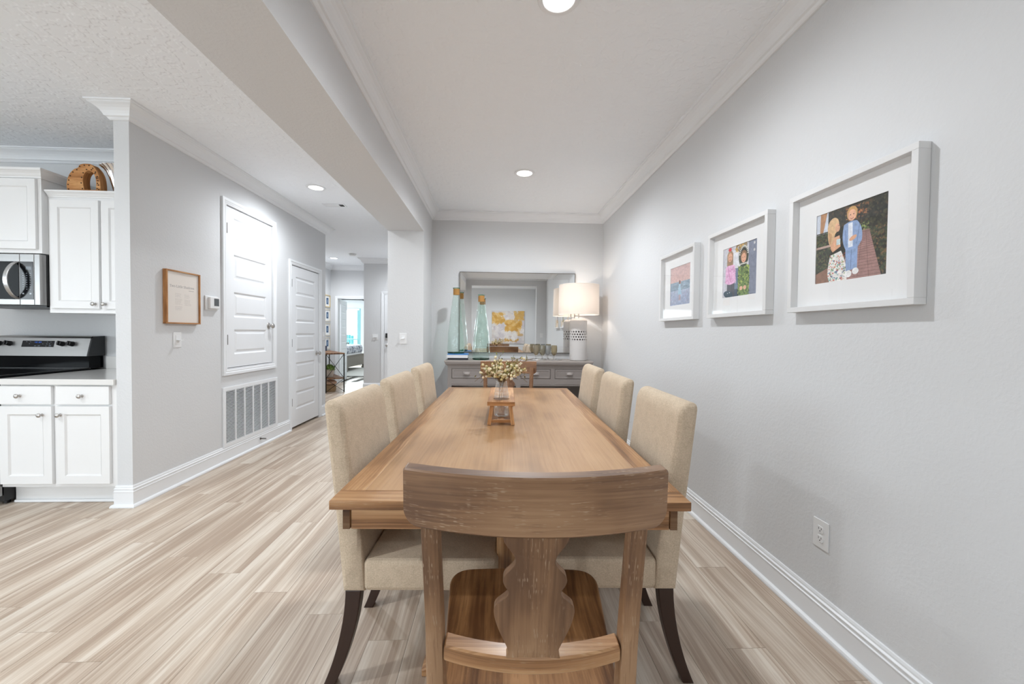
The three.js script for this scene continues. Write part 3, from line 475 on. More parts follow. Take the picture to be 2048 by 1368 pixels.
// ---------------------------------------------------------------- sideboard
const SB = { x: 0.2875, z: -4.80, H: 0.891 };
{
  const t = thing('sideboard', 'grey painted sideboard with four top drawers and cup pulls against the back wall', 'sideboard', [SB.x, 0, SB.z]);
  const w = 0.8625, f = 0.215, bz = -0.21, bw = 0.825, bf = 0.185;
  part(t, 'top', bb(-w, w, 0.869, 0.891, bz, f, 0.004), M.greyTop);
  const cor = [[0, 0.828], [0.006, 0.828], [0.008, 0.834], [0.012, 0.838], [0.020, 0.842], [0.026, 0.852], [0.028, 0.860], [0.0285, 0.8688], [0, 0.8688]];
  part(t, 'cornice', merge([sweep(cor, [-bw, bf], [bw, bf], [0, 1], 1, 1), sweep(cor, [-bw, bz], [-bw, bf], [-1, 0], 0, 1), sweep(cor, [bw, bz], [bw, bf], [1, 0], 0, 1)]), M.grey);
  const cols = [0, 1, 2, 3].map((k) => -0.7795 + k * 0.398), D = 0.350;
  // face frame with drawer openings above and open bays below
  const holes = cols.map((x) => rect(x, x + D, 0.680, 0.795)); holes.push(rect(-0.7795, -0.036, 0.12, 0.600), rect(0.0165, 0.7645, 0.12, 0.600));
  part(t, 'face_frame', uvm(extrude(shapeOf([[-bw, 0.06], [-bw, 0], [-0.77, 0], [-0.77, 0.06], [0.77, 0.06], [0.77, 0], [bw, 0], [bw, 0.8685], [-bw, 0.8685]].reverse(), holes), 0.02).translate(0, 0, bf - 0.02), 'x'), M.grey);
  for (const s of [-1, 1]) part(t, 'side_panel', bb(s > 0 ? bw - 0.02 : -bw, s > 0 ? bw : -bw + 0.02, 0.0, 0.8685, bz, bf - 0.0202), M.grey);
  part(t, 'back_panel', bb(-bw + 0.0202, bw - 0.0202, 0.06, 0.8685, bz, bz + 0.012), M.grey); part(t, 'bottom_shelf', bb(-bw + 0.0202, bw - 0.0202, 0.09, 0.115, bz + 0.0122, bf - 0.0202), M.grey);
  part(t, 'drawer_deck', bb(-bw + 0.0202, bw - 0.0202, 0.612, 0.632, bz + 0.0122, bf - 0.0202), M.grey); part(t, 'divider', bb(-0.02, 0.0, 0.116, 0.611, bz + 0.0122, bf - 0.0202), M.grey);
  for (let k = 0; k < 4; k++) part(t, 'rail_bead', bb(cols[k], cols[k] + D, 0.618, 0.628, bf + 0.0002, bf + 0.004, 0.001), M.grey);
  for (const x of cols) {
    const d = part(t, 'drawer', merge([strip(bb(x + 0.002, x + D - 0.002, 0.682, 0.793, bf - 0.30, bf - 0.006)), strip(raised(D - 0.004, 0.111, [[0, 0], [0.004, 0.003], [0.006, 0.006], [0.020, 0.006], [0.024, 0.003], [0.03, 0.003]]).translate(x + D / 2, 0.7375, bf - 0.006))]), M.grey);
    // cup pull: half dome open below
    const g = new THREE.SphereGeometry(0.030, 20, 10, 0, Math.PI, 0, Math.PI / 2 + 0.25); g.scale(1.25, 0.82, 0.8); const h = part(d, 'cup_pull', merge([g, strip(bb(-0.044, 0.044, -0.010, -0.005, 0, 0.003)), strip(bb(-0.040, 0.040, -0.008, 0.028, -0.0005, 0.0015))]), M.greyPull ??= std({ color: new THREE.Color().setRGB(0.36, 0.32, 0.30), roughness: 0.45, side: THREE.DoubleSide }), [x + D / 2, 0.735, bf + 0.0006]);
  }
}
// mirror on the wall
{
  const x0 = -0.442, x1 = 1.004, y0 = 0.963, y1 = 1.965, b = 0.078;
  const t = thing('wall_mirror', 'large wide mirror with a slanted mirror glass border above the sideboard', 'mirror', [(x0 + x1) / 2, (y0 + y1) / 2, ZB + 0.002]);
  const w = (x1 - x0) / 2, h = (y1 - y0) / 2;
  part(t, 'backing', bb(-w + 0.003, w - 0.003, -h + 0.003, h - 0.003, 0, 0.018), M.mirrorEdge);
  const e = 0.006; for (const [a, c, d, f] of [[-w, w, h - e, h], [-w, w, -h, -h + e], [-w, -w + e, -h + e, h - e], [w - e, w, -h + e, h - e]]) part(t, 'edge_frame', bb(a, c, d, f, 0.0185, 0.030, 0.001), M.mirrorEdge);
  const strp = (P) => { const g = new THREE.BufferGeometry(); const q = [P[0], P[1], P[2], P[0], P[2], P[3]].flat(); g.setAttribute('position', new THREE.Float32BufferAttribute(q, 3)); g.computeVertexNormals(); return uvm(g); };
  const o = [[-w + e, -h + e], [w - e, -h + e], [w - e, h - e], [-w + e, h - e]], i = [[-w + b, -h + b], [w - b, -h + b], [w - b, h - b], [-w + b, h - b]], zo = 0.0235, zi = 0.0245;
  for (let k = 0; k < 4; k++) { const j = (k + 1) % 4; part(t, 'border_strip', strp([[...o[k], zo], [...o[j], zo], [...i[j], zi], [...i[k], zi]]), M.mirror); }
  part(t, 'glass', bb(-w + b, w - b, -h + b, h - b, 0.0186, 0.0235), M.mirror);
  for (let k = 0; k < 4; k++) { const j = (k + 1) % 4; part(t, 'bead', bar([...i[k], 0.0255], [...i[j], 0.0255], 0.006, 0.004), M.chrome); part(t, 'mitre_line', bar([...o[k], zo + 0.0008], [...i[k], zi + 0.0008], 0.003, 0.002), M.chrome); }
}
// books under the tall bottle
{
  const x = -0.43, z = -4.745, mk = (label, y, h, w, d, dx, cov, pages) => {
    const t = thing('book', label, 'book', [x + dx, y, z], 0, 'books under the glass bottle');
    part(t, 'cover', merge([strip(bb(-w / 2, w / 2, 0, 0.002, -d / 2, d / 2)), strip(bb(-w / 2, w / 2, h - 0.002, h, -d / 2, d / 2)), strip(bb(-w / 2, w / 2, 0.0021, h - 0.0021, d / 2 - 0.003, d / 2))]), cov); part(t, 'pages', bb(-w / 2 + 0.004, w / 2 - 0.004, 0.0021, h - 0.0021, -d / 2 + 0.004, d / 2 - 0.0032), pages);
  };
  const pg = std({ color: 0xe9e4da, roughness: 0.9 });
  mk('dark covered book at the bottom of the stack on the sideboard', SB.H + 0.0004, 0.024, 0.235, 0.17, 0.005, std({ color: 0x2b2d33, roughness: 0.5 }), pg);
  mk('white covered book in the middle of the stack on the sideboard', SB.H + 0.0248, 0.034, 0.245, 0.18, -0.004, std({ color: 0xe4e4e6, roughness: 0.45 }), pg);
  mk('thin blue book on top of the stack under the bottle', SB.H + 0.0592, 0.015, 0.240, 0.18, 0.006, std({ color: 0x3f7fc0, roughness: 0.45 }), pg);
}
// tall green glass bottles
{
  const glass = phy({ color: new THREE.Color().setRGB(0.90, 0.965, 0.94), roughness: 0.03, transmission: 1, thickness: 0, ior: 1.5, bumpMap: waveBump, bumpScale: 0.02, side: THREE.DoubleSide });
  const thick = phy({ color: new THREE.Color().setRGB(0.55, 0.80, 0.70), roughness: 0.03, transmission: 1, thickness: 0.02, ior: 1.5, attenuationColor: new THREE.Color().setRGB(0.25, 0.62, 0.50), attenuationDistance: 0.05 });
  const rope = std({ color: 0xb98a4e, roughness: 0.9 });
  const mk = (label, x, y, z) => {
    const t = thing('glass_bottle', label, 'glass bottle', [x, y, z], 0, 'green glass bottles on the sideboard');
    const pr = [[0.100, 0.010], [0.101, 0.03], [0.099, 0.10], [0.094, 0.20], [0.086, 0.30], [0.075, 0.40], [0.063, 0.50], [0.052, 0.58], [0.043, 0.64], [0.036, 0.685], [0.032, 0.70], [0.031, 0.76]];
    const g = new THREE.LatheGeometry(new THREE.CatmullRomCurve3(pr.map(([r, h]) => new THREE.Vector3(r, h, 0))).getPoints(90).map((p) => new THREE.Vector2(p.x, p.y)), 72), P = g.attributes.position;
    for (let i = 0; i < P.count; i++) { const px = P.getX(i), py = P.getY(i), pz = P.getZ(i), a = Math.atan2(pz, px) / (2 * Math.PI) + 0.5, k = 1 + 0.035 * (fbm(a, py / 0.8, 9, 16, 2, 61) - 0.5); P.setX(i, px * k); P.setZ(i, pz * k); }
    g.computeVertexNormals(); part(t, 'body', strip(g), glass);
    part(t, 'base', lathe([[0, 0.0005], [0.094, 0.0005], [0.102, 0.006], [0.102, 0.014], [0.096, 0.019], [0.05, 0.016], [0, 0.022]], 60), thick);
    const c = []; for (let k = 0; k <= 9; k++) c.push(strip(new THREE.TorusGeometry(0.0335, 0.0042, 8, 36).rotateX(Math.PI / 2).translate(0, 0.690 + k * 0.0072, 0))); part(t, 'rope_band', merge(c), rope);
    part(t, 'rim', lathe([[0.030, 0.757], [0.040, 0.759], [0.043, 0.764], [0.040, 0.769], [0.030, 0.770], [0.028, 0.764], [0.030, 0.757]], 40), thick);
  };
  mk('tall green glass bottle with a rope neck standing on the three books', -0.455, SB.H + 0.0748, -4.745);
  mk('tall green glass bottle with a rope neck standing directly on the sideboard top', -0.162, SB.H + 0.0004, -4.77);
}
// table lamp
{
  const x = 1.005, z = -4.775, t = thing('table_lamp', 'lit table lamp with white pierced ceramic base and drum shade', 'lamp', [x, SB.H + 0.0004, z]);
  const cer = std({ color: new THREE.Color().setRGB(0.60, 0.575, 0.56), roughness: 0.6, side: THREE.DoubleSide }), R = 0.104;
  const rg = (y0, y1) => { const p = []; const n = Math.round((y1 - y0) / 0.009); for (let k = 0; k <= n * 4; k++) { const y = y0 + (y1 - y0) * k / (n * 4); p.push([R - 0.0016 * (0.5 - 0.5 * Math.cos(k / 4 * 2 * Math.PI)), y]); } return p; };
  part(t, 'lower_body', lathe([[0, 0.0005], [R - 0.008, 0.0005], [R - 0.002, 0.004], ...rg(0.008, 0.236)], 56), cer);
  part(t, 'upper_body', lathe([...rg(0.358, 0.470), [R - 0.002, 0.478], [R - 0.012, 0.488], [0.085, 0.494], [0.080, 0.497], [0.080, 0.502], [0.012, 0.505]], 56), cer);
  // pierced band
  const n = 20, C = 2 * Math.PI * R, ch = 0.122 / 4, cw = C / n, cells = [];
  for (let r = 0; r < 4; r++) for (let k = 0; k < n; k++) {
    const s = new THREE.Shape(), x0 = -cw / 2, sub = 5; s.moveTo(x0, 0); for (let i = 1; i <= sub; i++) s.lineTo(x0 + cw * i / sub, 0); for (let i = sub; i >= 0; i--) s.lineTo(x0 + cw * i / sub, ch); s.closePath();
    const h = new THREE.Path(); h.absarc(0, ch / 2, 0.0098, 0, Math.PI * 2, true); s.holes.push(h);
    const q = strip(new THREE.ExtrudeGeometry(s, { depth: 0.007, bevelEnabled: false, curveSegments: 7 })), P = q.attributes.position;
    for (let i = 0; i < P.count; i++) { const a = -(P.getX(i) + cw * (k + (r % 2 ? 0.5 : 0))) / R, rad = R - 0.0085 + P.getZ(i); P.setXYZ(i, Math.cos(a) * rad, P.getY(i) + 0.236 + r * ch, Math.sin(a) * rad); } q.computeVertexNormals(); cells.push(q);
  }
  const g = merge(cells);
  part(t, 'pierced_band', uvm(g), cer); part(t, 'inner_liner', strip(cyl(0.07, 0.07, 0.42, 32, true).translate(0, 0.25, 0)), std({ color: 0x4a443e, roughness: 0.9, side: THREE.DoubleSide }));
  part(t, 'stem', strip(cyl(0.008, 0.008, 0.13, 16).translate(0, 0.57, 0)), M.nickel); part(t, 'switch', strip(cyl(0.004, 0.004, 0.05, 8).rotateZ(Math.PI / 2).translate(0.02, 0.535, 0.012)), M.nickel);
  const sh = std({ color: new THREE.Color().setRGB(0.88, 0.82, 0.76), roughness: 1 }), shade = phy({ color: new THREE.Color().setRGB(0.76, 0.69, 0.63), roughness: 0.95, transmission: 0.30, thickness: 0, side: THREE.DoubleSide, bumpMap: linenBump, bumpScale: 0.0003 });
  part(t, 'lamp_shade', strip(cyl(0.238, 0.242, 0.352, 64, true).translate(0, 0.725, 0)), shade);
  part(t, 'shade_ring', merge([0.550, 0.900].map((y) => strip(new THREE.TorusGeometry(y < 0.7 ? 0.242 : 0.238, 0.003, 6, 64).rotateX(Math.PI / 2).translate(0, y, 0)))), sh);
  part(t, 'spider', merge([0, 1, 2].map((k) => strip(bar([0, 0.885, 0], [0.236 * Math.cos(k * 2.09), 0.885, 0.236 * Math.sin(k * 2.09)], 0.004)))), M.nickel);
  part(t, 'bulb', lathe([[0, 0.64], [0.012, 0.64], [0.014, 0.66], [0.028, 0.69], [0.031, 0.712], [0.024, 0.735], [0, 0.745]], 24), std({ color: 0xffffff, emissive: new THREE.Color().setRGB(1, 0.86, 0.70), emissiveIntensity: 2 }));
  const l = new THREE.PointLight(new THREE.Color().setRGB(1, 0.88, 0.76), 0.165, 0, 2); l.position.set(x, SB.H + 0.70, z); l.castShadow = true; l.shadow.radius = 1.5; l.name = 'lamp_light'; scene.add(l);
}
// tray and goblets
{
  const z = -4.76, t = thing('serving_tray', 'silver tray with pointed handles under the four goblets', 'tray', [0.60, SB.H + 0.0004, z]);
  part(t, 'plate', uvm(extrude(shapeOf([[-0.21, 0], [-0.165, -0.05], [-0.15, -0.085], [0.15, -0.085], [0.165, -0.05], [0.21, 0], [0.165, 0.05], [0.15, 0.085], [-0.15, 0.085], [-0.165, 0.05]]), 0.005, 0.0015, 2).rotateX(-Math.PI / 2)), M.chrome);
  part(t, 'rim', tube([[-0.208, 0.008, 0], [-0.165, 0.008, 0.052], [-0.148, 0.008, 0.084], [0.148, 0.008, 0.084], [0.165, 0.008, 0.052], [0.208, 0.008, 0], [0.165, 0.008, -0.052], [0.148, 0.008, -0.084], [-0.148, 0.008, -0.084], [-0.165, 0.008, -0.052]], 0.004, 90, 8, true), M.chrome);
  const bowl = [0xc4baa4, 0xbab4a2, 0xc6c8c8, 0xc0b59a].map((c) => phy({ color: c, roughness: 0.08, transmission: 0.72, thickness: 0, ior: 1.5, side: THREE.DoubleSide })), clear = phy({ color: new THREE.Color().setRGB(0.92, 0.93, 0.93), roughness: 0.03, transmission: 1, thickness: 0.008, ior: 1.5 });
  const names = ['amber tinted glass goblet at the bottle end of the tray', 'amber tinted glass goblet second from the bottles on the tray', 'silver grey glass goblet third from the bottles on the tray', 'amber tinted glass goblet nearest the lamp on the tray'];
  for (let k = 0; k < 4; k++) {
    const o = thing('goblet', names[k], 'goblet', [0.497 + k * 0.0712, SB.H + 0.0058, z + (k % 2 ? 0.012 : -0.008)], k, 'goblets on the silver tray');
    const g = new THREE.LatheGeometry([[0.004, 0.052], [0.014, 0.054], [0.024, 0.064], [0.032, 0.082], [0.0355, 0.105], [0.036, 0.130], [0.0345, 0.155], [0.033, 0.172]].map((p) => new THREE.Vector2(...p)), 40), P = g.attributes.position; for (let i = 0; i < P.count; i++) { const x = P.getX(i), q = P.getZ(i), f = 1 + 0.025 * Math.cos(Math.atan2(q, x) * 10); P.setX(i, x * f); P.setZ(i, q * f); } g.computeVertexNormals();
    part(o, 'bowl', strip(g), bowl[k]); part(o, 'stem', lathe([[0, 0.0005], [0.032, 0.0005], [0.033, 0.003], [0.020, 0.007], [0.009, 0.012], [0.007, 0.020], [0.012, 0.026], [0.008, 0.033], [0.007, 0.042], [0.012, 0.0515], [0, 0.0518]], 28), clear);
  }
}
// ---------------------------------------------------------------- framed photographs on the right wall
function person2(x, px, py, s, o) { // small painted figure in a printed photograph
  x.fillStyle = o.hair; x.beginPath(); x.ellipse(px, py - 3 * s, 17 * s, 20 * s, 0, 0, 7); x.fill();
  x.fillStyle = o.skin; x.beginPath(); x.ellipse(px + (o.turn ?? 0) * s, py + 2 * s, 13 * s, 16 * s, 0, 0, 7); x.fill();
  x.fillStyle = '#4a3428'; for (const d of [-5, 5]) { x.beginPath(); x.arc(px + (d + (o.turn ?? 0)) * s, py, 1.5 * s, 0, 7); x.fill(); }
  x.strokeStyle = '#a04a3c'; x.lineWidth = 1.6 * s; x.beginPath(); x.arc(px + (o.turn ?? 0) * s, py + 7 * s, 5 * s, 0.4, 2.7); x.stroke();
}
function blobs(x, n, x0, y0, w, h, r, cols) { for (let k = 0; k < n; k++) { x.fillStyle = cols[k % cols.length]; x.globalAlpha = 0.35 + 0.5 * rnd(); x.beginPath(); x.ellipse(x0 + rnd() * w, y0 + rnd() * h, r * (0.4 + rnd()), r * (0.3 + rnd() * 0.7), rnd() * 3, 0, 7); x.fill(); } x.globalAlpha = 1; }
const photoGarden = canvasTex(560, 512, (x, w, h) => {
  x.fillStyle = '#2c2c24'; x.fillRect(0, 0, w, h); blobs(x, 900, 0, 0, w, 250, 11, ['#1f211b', '#39382c', '#4c4a33', '#2b2a22', '#5b4632', '#171a15']); blobs(x, 90, 250, 20, 170, 90, 8, ['#b56c40', '#c98a5c', '#8a5636', '#6d4a34']); blobs(x, 60, 320, 150, 120, 60, 7, ['#8fae5c', '#5f7a40', '#b3a070']);
  x.fillStyle = '#ccd2de'; x.fillRect(0, 0, 105, 150); x.fillStyle = '#b0835e'; x.beginPath(); x.moveTo(36, 0); x.lineTo(96, 0); x.lineTo(60, 150); x.lineTo(34, 150); x.fill(); x.fillStyle = '#3a3d36'; x.fillRect(0, 140, 105, 8);
  blobs(x, 420, 0, 150, 130, 330, 9, ['#46523a', '#2f3a2a', '#59663f', '#7b6a4a', '#3d4433']); blobs(x, 420, 400, 190, 160, 300, 9, ['#46523a', '#38432f', '#6d5a3c', '#8c6a4a', '#4e5a3c']);
  x.fillStyle = '#a5807a'; x.beginPath(); x.moveTo(330, 200); x.lineTo(430, 200); x.lineTo(520, 512); x.lineTo(180, 512); x.fill(); x.strokeStyle = '#6c4f4c'; x.lineWidth = 2; for (let k = 0; k < 26; k++) { const y = 205 + k * k * 0.46 + k * 3; x.beginPath(); x.moveTo(330 - (y - 200) * 0.48, y); x.lineTo(430 + (y - 200) * 0.29, y + 2); x.stroke(); } for (const q of [0.25, 0.5, 0.75]) { x.beginPath(); x.moveTo(330 + 100 * q, 200); x.lineTo(180 + 340 * q, 512); x.stroke(); }
  x.fillStyle = '#8d6a58'; x.beginPath(); x.moveTo(0, 440); x.lineTo(180, 380); x.lineTo(240, 512); x.lineTo(0, 512); x.fill(); x.fillStyle = '#b89c90'; x.fillRect(0, 240, 130, 16);
  // girl, turned to the boy
  x.fillStyle = '#e9e6e2'; x.beginPath(); x.moveTo(130, 320); x.quadraticCurveTo(90, 460, 130, 512); x.lineTo(270, 512); x.quadraticCurveTo(280, 420, 220, 300); x.fill(); blobs(x, 170, 115, 320, 145, 190, 7, ['#b9473f', '#4f8a86', '#3f4b78', '#d07a5a', '#7d9a60', '#f2ece6']);
  x.fillStyle = '#d9a786'; x.beginPath(); x.moveTo(130, 200); x.quadraticCurveTo(120, 270, 150, 300); x.lineTo(215, 270); x.lineTo(205, 190); x.fill(); x.fillStyle = '#cfe0e2'; x.fillRect(180, 215, 32, 40);
  x.fillStyle = '#d8b58a'; x.beginPath(); x.ellipse(150, 118, 48, 62, 0.2, 0, 7); x.fill(); x.beginPath(); x.moveTo(105, 120); x.quadraticCurveTo(100, 230, 130, 250); x.quadraticCurveTo(170, 200, 175, 130); x.fill(); x.fillStyle = '#c69a70'; x.beginPath(); x.moveTo(112, 150); x.quadraticCurveTo(108, 220, 132, 245); x.lineTo(140, 170); x.fill();
  x.fillStyle = '#e0ad8d'; x.beginPath(); x.ellipse(186, 132, 20, 30, -0.15, 0, 7); x.fill(); x.strokeStyle = '#4a3024'; x.lineWidth = 3; x.beginPath(); x.moveTo(192, 122); x.lineTo(203, 120); x.stroke();
  // boy in a light blue suit
  x.fillStyle = '#8fa6cc'; x.beginPath(); x.moveTo(238, 130); x.quadraticCurveTo(290, 108, 340, 122); x.quadraticCurveTo(392, 180, 378, 262); x.lineTo(350, 300); x.lineTo(348, 440); x.lineTo(262, 450); x.lineTo(255, 300); x.quadraticCurveTo(215, 240, 238, 130); x.fill(); x.fillStyle = '#e3e8f2'; x.beginPath(); x.moveTo(272, 128); x.lineTo(306, 126); x.lineTo(312, 290); x.lineTo(276, 292); x.fill(); x.strokeStyle = '#6478a0'; x.lineWidth = 4; x.beginPath(); x.moveTo(302, 310); x.lineTo(300, 440); x.moveTo(360, 150); x.lineTo(340, 280); x.moveTo(250, 170); x.lineTo(262, 280); x.stroke();
  x.fillStyle = '#f0efee'; x.beginPath(); x.ellipse(282, 470, 26, 24, 0, 0, 7); x.ellipse(336, 458, 25, 22, 0, 0, 7); x.fill(); x.fillStyle = '#dba684'; x.beginPath(); x.ellipse(312, 232, 30, 14, -0.4, 0, 7); x.fill();
  person2(x, 300, 72, 2.4, { hair: '#c69a62', skin: '#e4b193' });
});
const photoCostume = canvasTex(512, 470, (x, w, h) => {
  x.fillStyle = '#c6c6ce'; x.fillRect(0, 0, w, h); x.fillStyle = '#dcdde2'; x.fillRect(160, 40, 120, 170); blobs(x, 90, 200, 0, 160, 60, 14, ['#8a6f45', '#c79a3c', '#5f5340', '#d8b060']);
  x.fillStyle = '#7f8597'; x.fillRect(395, 0, 117, h); x.fillStyle = '#6c7388'; x.fillRect(395, 0, 10, h); x.fillStyle = '#c9c9c9'; for (const y of [30, 90]) { x.beginPath(); x.arc(470, y, 12, 0, 7); x.fill(); }
  x.fillStyle = '#6a7b92'; x.fillRect(190, 210, 70, 260); x.fillStyle = '#3c4a5c'; x.fillRect(180, 400, 80, 70);
  x.fillStyle = '#40414a'; x.fillRect(70, 320, 120, 150); x.fillStyle = '#27404f'; x.beginPath(); x.ellipse(90, 440, 75, 34, 0.2, 0, 7); x.fill(); x.fillStyle = '#fff'; x.fillRect(110, 420, 8, 8); x.fillRect(78, 425, 7, 8);
  x.fillStyle = '#e0aed0'; x.beginPath(); x.moveTo(50, 190); x.quadraticCurveTo(110, 140, 190, 180); x.lineTo(212, 330); x.quadraticCurveTo(120, 370, 40, 330); x.fill(); blobs(x, 130, 40, 180, 165, 160, 10, ['#e7bbda', '#d493c4', '#f0cfe6', '#c77fb4']); x.strokeStyle = '#c05a9a'; x.lineWidth = 5; x.beginPath(); x.moveTo(70, 160); x.lineTo(130, 330); x.stroke();
  x.fillStyle = '#9a7a5c'; x.fillRect(66, 60, 96, 110); person2(x, 114, 90, 2.6, { hair: '#a98562', skin: '#dca98c' }); x.fillStyle = '#cf3340'; x.beginPath(); x.ellipse(110, 22, 26, 16, 0, 0, 7); x.fill();
  x.fillStyle = '#5f7b3c'; x.beginPath(); x.moveTo(250, 210); x.quadraticCurveTo(320, 170, 395, 210); x.quadraticCurveTo(420, 330, 390, 470); x.lineTo(265, 470); x.quadraticCurveTo(230, 330, 250, 210); x.fill(); blobs(x, 520, 242, 200, 165, 270, 9, ['#3f5a2c', '#7f9a44', '#a9b95a', '#2f4526', '#5d7d4a', '#c0c468']);
  x.fillStyle = '#34402a'; x.beginPath(); x.ellipse(320, 118, 72, 96, 0, 0, 7); x.fill(); x.fillStyle = '#20261c'; x.beginPath(); x.ellipse(322, 112, 56, 80, 0, 0, 7); x.fill(); x.fillStyle = '#f1f0e8'; for (let k = 0; k < 13; k++) { const a = Math.PI * (1.05 + 0.9 * k / 12); x.beginPath(); x.moveTo(322 + 66 * Math.cos(a - 0.1), 110 + 88 * Math.sin(a - 0.1)); x.lineTo(322 + 66 * Math.cos(a + 0.1), 110 + 88 * Math.sin(a + 0.1)); x.lineTo(322 + 46 * Math.cos(a), 110 + 64 * Math.sin(a)); x.fill(); } for (let k = 0; k < 8; k++) { x.beginPath(); x.moveTo(270 + k * 14, 190); x.lineTo(284 + k * 14, 188); x.lineTo(277 + k * 14, 172); x.fill(); }
  person2(x, 322, 128, 2.7, { hair: '#8b6a4a', skin: '#e0ab8c' }); x.fillStyle = '#e2b096'; x.beginPath(); x.ellipse(290, 400, 22, 18, 0, 0, 7); x.ellipse(345, 398, 22, 18, 0, 0, 7); x.fill();
});
const photoBeach = canvasTex(512, 470, (x, w, h) => {
  const g = x.createLinearGradient(0, 0, 0, 200); g.addColorStop(0, '#c9a9a6'); g.addColorStop(1, '#d8b8b2'); x.fillStyle = g; x.fillRect(0, 0, w, 200); x.fillStyle = '#8298aa'; x.fillRect(0, 190, w, 110);
  for (let k = 0; k < 120; k++) { x.strokeStyle = ['#5f7488', '#a8bccb', '#70879a', '#c2cdd8', '#3f5262'][k % 5]; x.globalAlpha = 0.6; x.lineWidth = 2 + rnd() * 3; const y = 192 + rnd() * 120, a = rnd() * w; x.beginPath(); x.moveTo(a, y); x.quadraticCurveTo(a + 60, y - 6, a + 60 + rnd() * 120, y + 2); x.stroke(); } x.globalAlpha = 1;
  const s = x.createLinearGradient(0, 290, 0, h); s.addColorStop(0, '#a9b4c8'); s.addColorStop(1, '#8793b0'); x.fillStyle = s; x.fillRect(0, 290, w, h - 290); blobs(x, 160, 0, 300, w, 170, 14, ['#b3bccd', '#98a3bb', '#a59fb4']);
  x.fillStyle = '#9fc0d2'; x.beginPath(); x.moveTo(230, 215); x.lineTo(262, 215); x.quadraticCurveTo(290, 310, 300, 345); x.lineTo(200, 345); x.quadraticCurveTo(212, 280, 230, 215); x.fill(); x.fillStyle = '#b9897c'; x.fillRect(234, 345, 12, 70); x.fillRect(256, 345, 12, 66); x.fillStyle = '#6a3f3a'; x.beginPath(); x.ellipse(246, 196, 18, 24, 0, 0, 7); x.fill(); x.fillStyle = '#c28a78'; x.fillRect(262, 190, 14, 26);
});
for (const [t, q] of [[photoGarden, 1], [photoCostume, 2], [photoBeach, 3]]) { // paper grain and soft modelling of the printed picture
  const c = t.image, x = c.getContext('2d'), d = x.getImageData(0, 0, c.width, c.height), a = d.data;
  for (let i = 0, y = 0; y < c.height; y++) for (let k = 0; k < c.width; k++, i += 4) { const f = 0.84 + 0.34 * (0.6 * fbm(k / c.width, y / c.height, 24, 24, 3, q * 31) + 0.4 * hash(k >> 1, y >> 1, q)); a[i] *= f; a[i + 1] *= f; a[i + 2] *= f; }
  x.putImageData(d, 0, 0);
}
const photoM = [photoGarden, photoCostume, photoBeach].map((m) => phy({ map: m, roughness: 0.35 }));
function wallFrame(label, z0, z1, pz0, pz1, photo, tilt) {
  const y0 = 1.318, y1 = 1.828, w = z1 - z0, h = y1 - y0, D = 0.042, e = 0.022;
  const t = thing('picture_frame', label, 'picture frame', [XR - 0.0008, y0, (z0 + z1) / 2], -Math.PI / 2, 'white framed photographs on the picture wall'); // local +z points into the room, +x to +z
  const hw = w / 2;
  for (const [a, b, c, d] of [[-hw, hw, h - e, h], [-hw, hw, 0, e], [-hw, -hw + e, e, h - e], [hw - e, hw, e, h - e]]) part(t, 'frame_rail', bb(a, b, c, d, 0.0, D, 0.0012), M.frame);
  part(t, 'backing', bb(-hw + e, hw - e, e, h - e, 0.002, 0.008), M.mat);
  const a = -(pz1 - (z0 + z1) / 2), b = -(pz0 - (z0 + z1) / 2); // local x = -(z - centre)?  see below
  const pa = pz0 - (z0 + z1) / 2, pb = pz1 - (z0 + z1) / 2, py0 = 1.433 - y0, py1 = 1.717 - y0;
  part(t, 'mount', uvm(extrude(shapeOf(rect(-hw + e, hw - e, e, h - e), [rect(pa, pb, py0, py1)]), 0.003).translate(0, 0, 0.0085)), M.mat);
  part(t, 'photo', new THREE.PlaneGeometry(pb - pa + 0.004, py1 - py0 + 0.004), photo, [(pa + pb) / 2, (py0 + py1) / 2, 0.0083]);
  part(t, 'glazing', new THREE.PlaneGeometry(w - 2 * e, h - 2 * e), M.pane, [0, h / 2, 0.030]);
}
wallFrame('white frame with a small photo of a child on a beach, nearest the lamp', -3.165, -2.612, -3.035, -2.725, photoM[2]);
wallFrame('white frame with a photo of two children in costumes, middle of the three', -2.442, -1.900, -2.325, -2.020, photoM[1]);
wallFrame('largest looking white frame, photo of a girl and a boy in a blue suit', -1.755, -1.207, -1.637, -1.330, photoM[0]);
